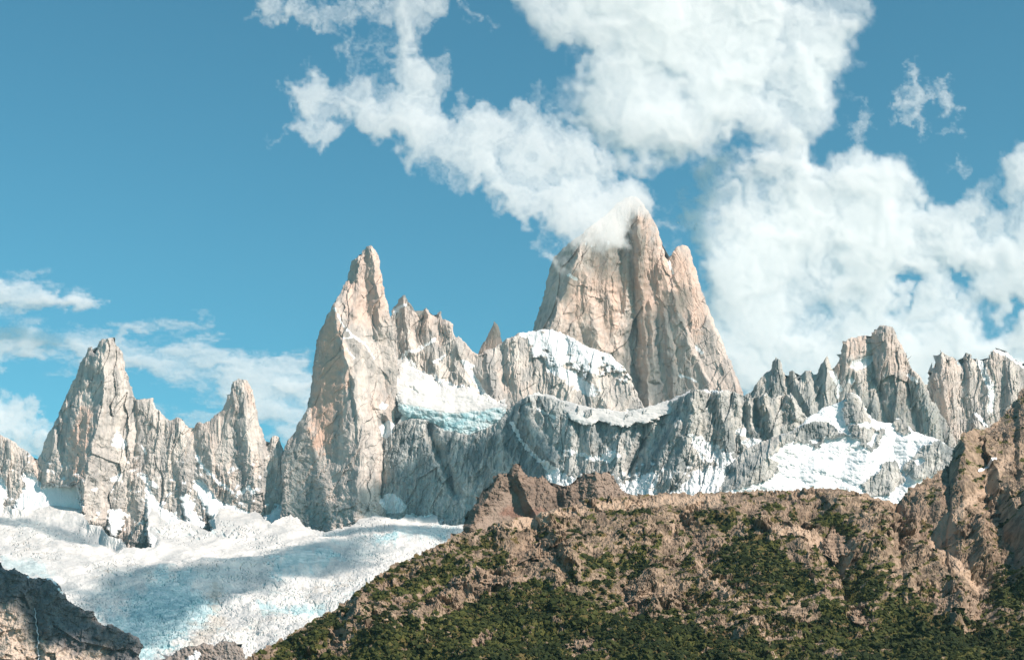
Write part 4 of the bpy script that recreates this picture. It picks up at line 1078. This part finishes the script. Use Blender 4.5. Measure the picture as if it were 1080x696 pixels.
def make_boulders():
    X, Y, D, P, S, A = HILL
    rng = np.random.RandomState(11)
    protos = [boulder_mesh(70 + k, M_HILL, 'boulder') for k in range(5)]
    wgt = ((S > 3) & (Y < 690) & (X > 300) & (X < 1078)) * (0.15 + A['scree'] + 0.5 * (A['veg'] < .35))
    pr = (wgt / wgt.sum()).ravel()
    pick = rng.choice(pr.size, 150, replace=False, p=pr)
    for q, k in enumerate(pick):
        o = protos[q] if q < 5 else protos[q % 5].copy()
        if q >= 5: COL.objects.link(o)
        p = P.reshape(-1, 3)[k]
        r = 1.0 + 2.0 * rng.rand() ** 2.5
        o.location = (p[0], p[1], p[2] + 0.2 * r)
        o.scale = (r * (1 + .4 * rng.rand()), r, r * (0.7 + .5 * rng.rand()))
        o.rotation_euler = (rng.rand() * .5, rng.rand() * .5, rng.rand() * 6.28)
        tag(o, 'small pale brown boulder lying loose on the slopes of the rocky hill', 'boulder', 'boulders scattered over the hill')

OUTCROPS = [((690,626),27,14,10,'broad cracked grey rock face in the scrub at the middle of the hill'),
            ((509,675),6,6,5,'single pale boulder alone in the dark scrub low on the hill'),
            ((613,680),12,7,6,'pale rock cluster in dark scrub near the bottom centre'),
            ((1008,640),26,15,10,'wide pale rock slab beside the gully foot at the lower right'),
            ((361,684),10,7,6,'pale rock knob in scrub near the lower left toe of the hill'),
            ((374,648),13,13,7,'tall pale rock buttress on the left shoulder of the hill'),
            ((500,614),24,9,8,'long slanting pale rock rib above the dark scrub'),
            ((458,643),13,8,6,'short pale rock rib below the long slanting one'),
            ((583,582),22,16,10,'dark cracked crag high on the left part of the hill'),
            ((842,646),12,7,6,'low pair of pale boulders in the grass right of centre'),
            ((906,650),8,8,5,'squat pinkish rock in the scrub beside the low boulder pair'),
            ((884,578),14,16,8,'steep dark-sided rock step right of the pale scree fan')]
def make_outcrops():
    X, Y, D, P, S, A = HILL
    for q, ((px, py), rx, ry, amp, label) in enumerate(OUTCROPS):
        rng = np.random.RandomState(400 + q)
        m = np.argmin((X - px) ** 2 + (Y - py - ry * .5) ** 2)
        Db = D.ravel()[m]
        n = 14
        a = np.linspace(0, 2 * math.pi, n, endpoint=False)
        rr = 1 + 0.28 * (rng.rand(n) - .5) * 2
        poly = np.stack([px + rx * rr * np.cos(a), py + ry * rr * np.sin(a) * np.where(np.sin(a) > 0, .8, 1.0)], 1)
        # deep enough that its rim sinks into the slope behind it
        i = np.clip(((Y[:, 0] < py)).sum(), 0, X.shape[0] - 1)
        def f(Xo, Yo, So, h, px=px, py=py, ry=ry, amp=amp, q=q):
            gi = np.clip(((Yo - Y[0, 0]) / (Y[1, 0] - Y[0, 0])).round().astype(int), 0, Y.shape[0] - 1)
            gj = np.clip(((Xo - X[0, 0]) / (X[0, 1] - X[0, 0])).round().astype(int), 0, X.shape[1] - 1)
            Pd = P[gi, gj]
            sp, cp = math.sin(PITCH), math.cos(PITCH)
            Dh = Pd[..., 1] * cp + Pd[..., 2] * sp              # depth of the finished hill there
            d = rounding(So, max(ry * .55, 3), amp) + 1.1 * amp / 8 * flutes(Xo, Yo, 620 + q, 1.0, lean=-.3 + .6 * ((q * 37) % 10) / 10, scale=0.55)
            z = 0 * Xo
            return Dh + 5 - d * 1.5, {'veg': z - .6, 'scree': z + .1, 'rust': z, 'snow': z}
        o, _ = relief('rock_outcrop', poly, f, M_HILL, h=0.6, wamp=2.6, wscale=7, seed=40 + q, thick=10)
        tag(o, label, 'rock outcrop')

def make_waterfall():
    X, Y, D, P, S, A = MORS
    pts = [(37,641),(37.5,650),(38.5,660),(40,668),(40.5,676),(39.5,684),(41,690),(40,700),(40.5,708)]
    t = NT('white_water'); m = t.finish(t.mix(t.noise(t.pos(), 0.2, 4), (0.75, 0.77, 0.78), (0.85, 0.86, 0.87)), 0.4)
    V = []
    ys = np.arange(641, 708, 1.0)
    for y in ys:
        x = np.interp(y, [p[1] for p in pts], [p[0] for p in pts]) + 0.5 * math.sin(y * .8)
        w = 0.35 + 0.5 * min(1, (y - 641) / 40)
        k = np.argmin((X - x) ** 2 + (Y - y) ** 2)
        Dk = D.ravel()[k]
        for a, b in ((-w, 2), (0, -5), (w, 2), (0, 8)):
            V.append(ray(x + a, y, Dk - 6 + b))
    Fc = []
    for i in range(len(ys) - 1):
        for k in range(4):
            a = i * 4 + k; b = i * 4 + (k + 1) % 4
            Fc.append((a, b, b + 4, a + 4))
    o = new_mesh('waterfall', np.array(V), np.array(Fc), m, None, True)
    tag(o, 'thin white waterfall running down the dark moraine slope', 'waterfall')

def make_ground():
    xs = np.linspace(-9000, 9000, 90); ys = np.concatenate([np.linspace(-600, 1500, 60), np.linspace(1600, 9300, 60)])
    Xg, Yg = np.meshgrid(xs, ys)
    Z = -12 + 0.014 * np.clip(Yg, 0, 9e9) + 7 * fbm(Xg / 300, Yg / 300, 700, 4) * np.clip(Yg / 400, 0, 1) - 25 * sstep(3000, 9300, Yg)
    n = Xg.shape[1]
    idx = np.arange(Xg.size).reshape(Xg.shape)
    Fc = np.stack([idx[:-1, :-1], idx[:-1, 1:], idx[1:, 1:], idx[1:, :-1]], -1).reshape(-1, 4)
    z = np.zeros(Xg.size)
    o = new_mesh('ground', np.stack([Xg, Yg, Z], -1).reshape(-1, 3), Fc, M_HILL, {'veg': z + .8, 'scree': z, 'rust': z, 'snow': z}, True)
    tag(o, 'scrubby valley floor running out below the hill', 'ground', kind='structure')
make_ground()
make_scrub()
make_outcrops()
make_boulders()
make_waterfall()

def make_haze():
    t = NT('thin_air')
    v = t.add('ShaderNodeVolumePrincipled')
    v.inputs['Color'].default_value = (0.50, 0.84, 1.0, 1); v.inputs['Density'].default_value = HAZE_DENSITY
    v.inputs['Anisotropy'].default_value = 0.2
    t.l.new(v.outputs[0], t.out.inputs['Volume'])
    try: t.m.cycles.homogeneous_volume = True
    except Exception: pass
    x0, x1, y0, y1, z0, z1 = -9100, 9100, -700, 9500, -70, 2700
    V = np.array([(x, y, z) for z in (z0, z1) for y in (y0, y1) for x in (x0, x1)], float)
    Fc = np.array([(0, 2, 3, 1), (4, 5, 7, 6), (0, 1, 5, 4), (2, 6, 7, 3), (0, 4, 6, 2), (1, 3, 7, 5)])
    tag(new_mesh('haze', V, Fc, t.m), 'thin pale air in front of the far peaks', 'haze', kind='stuff')
HAZE_DENSITY = 1.1e-5
make_haze()
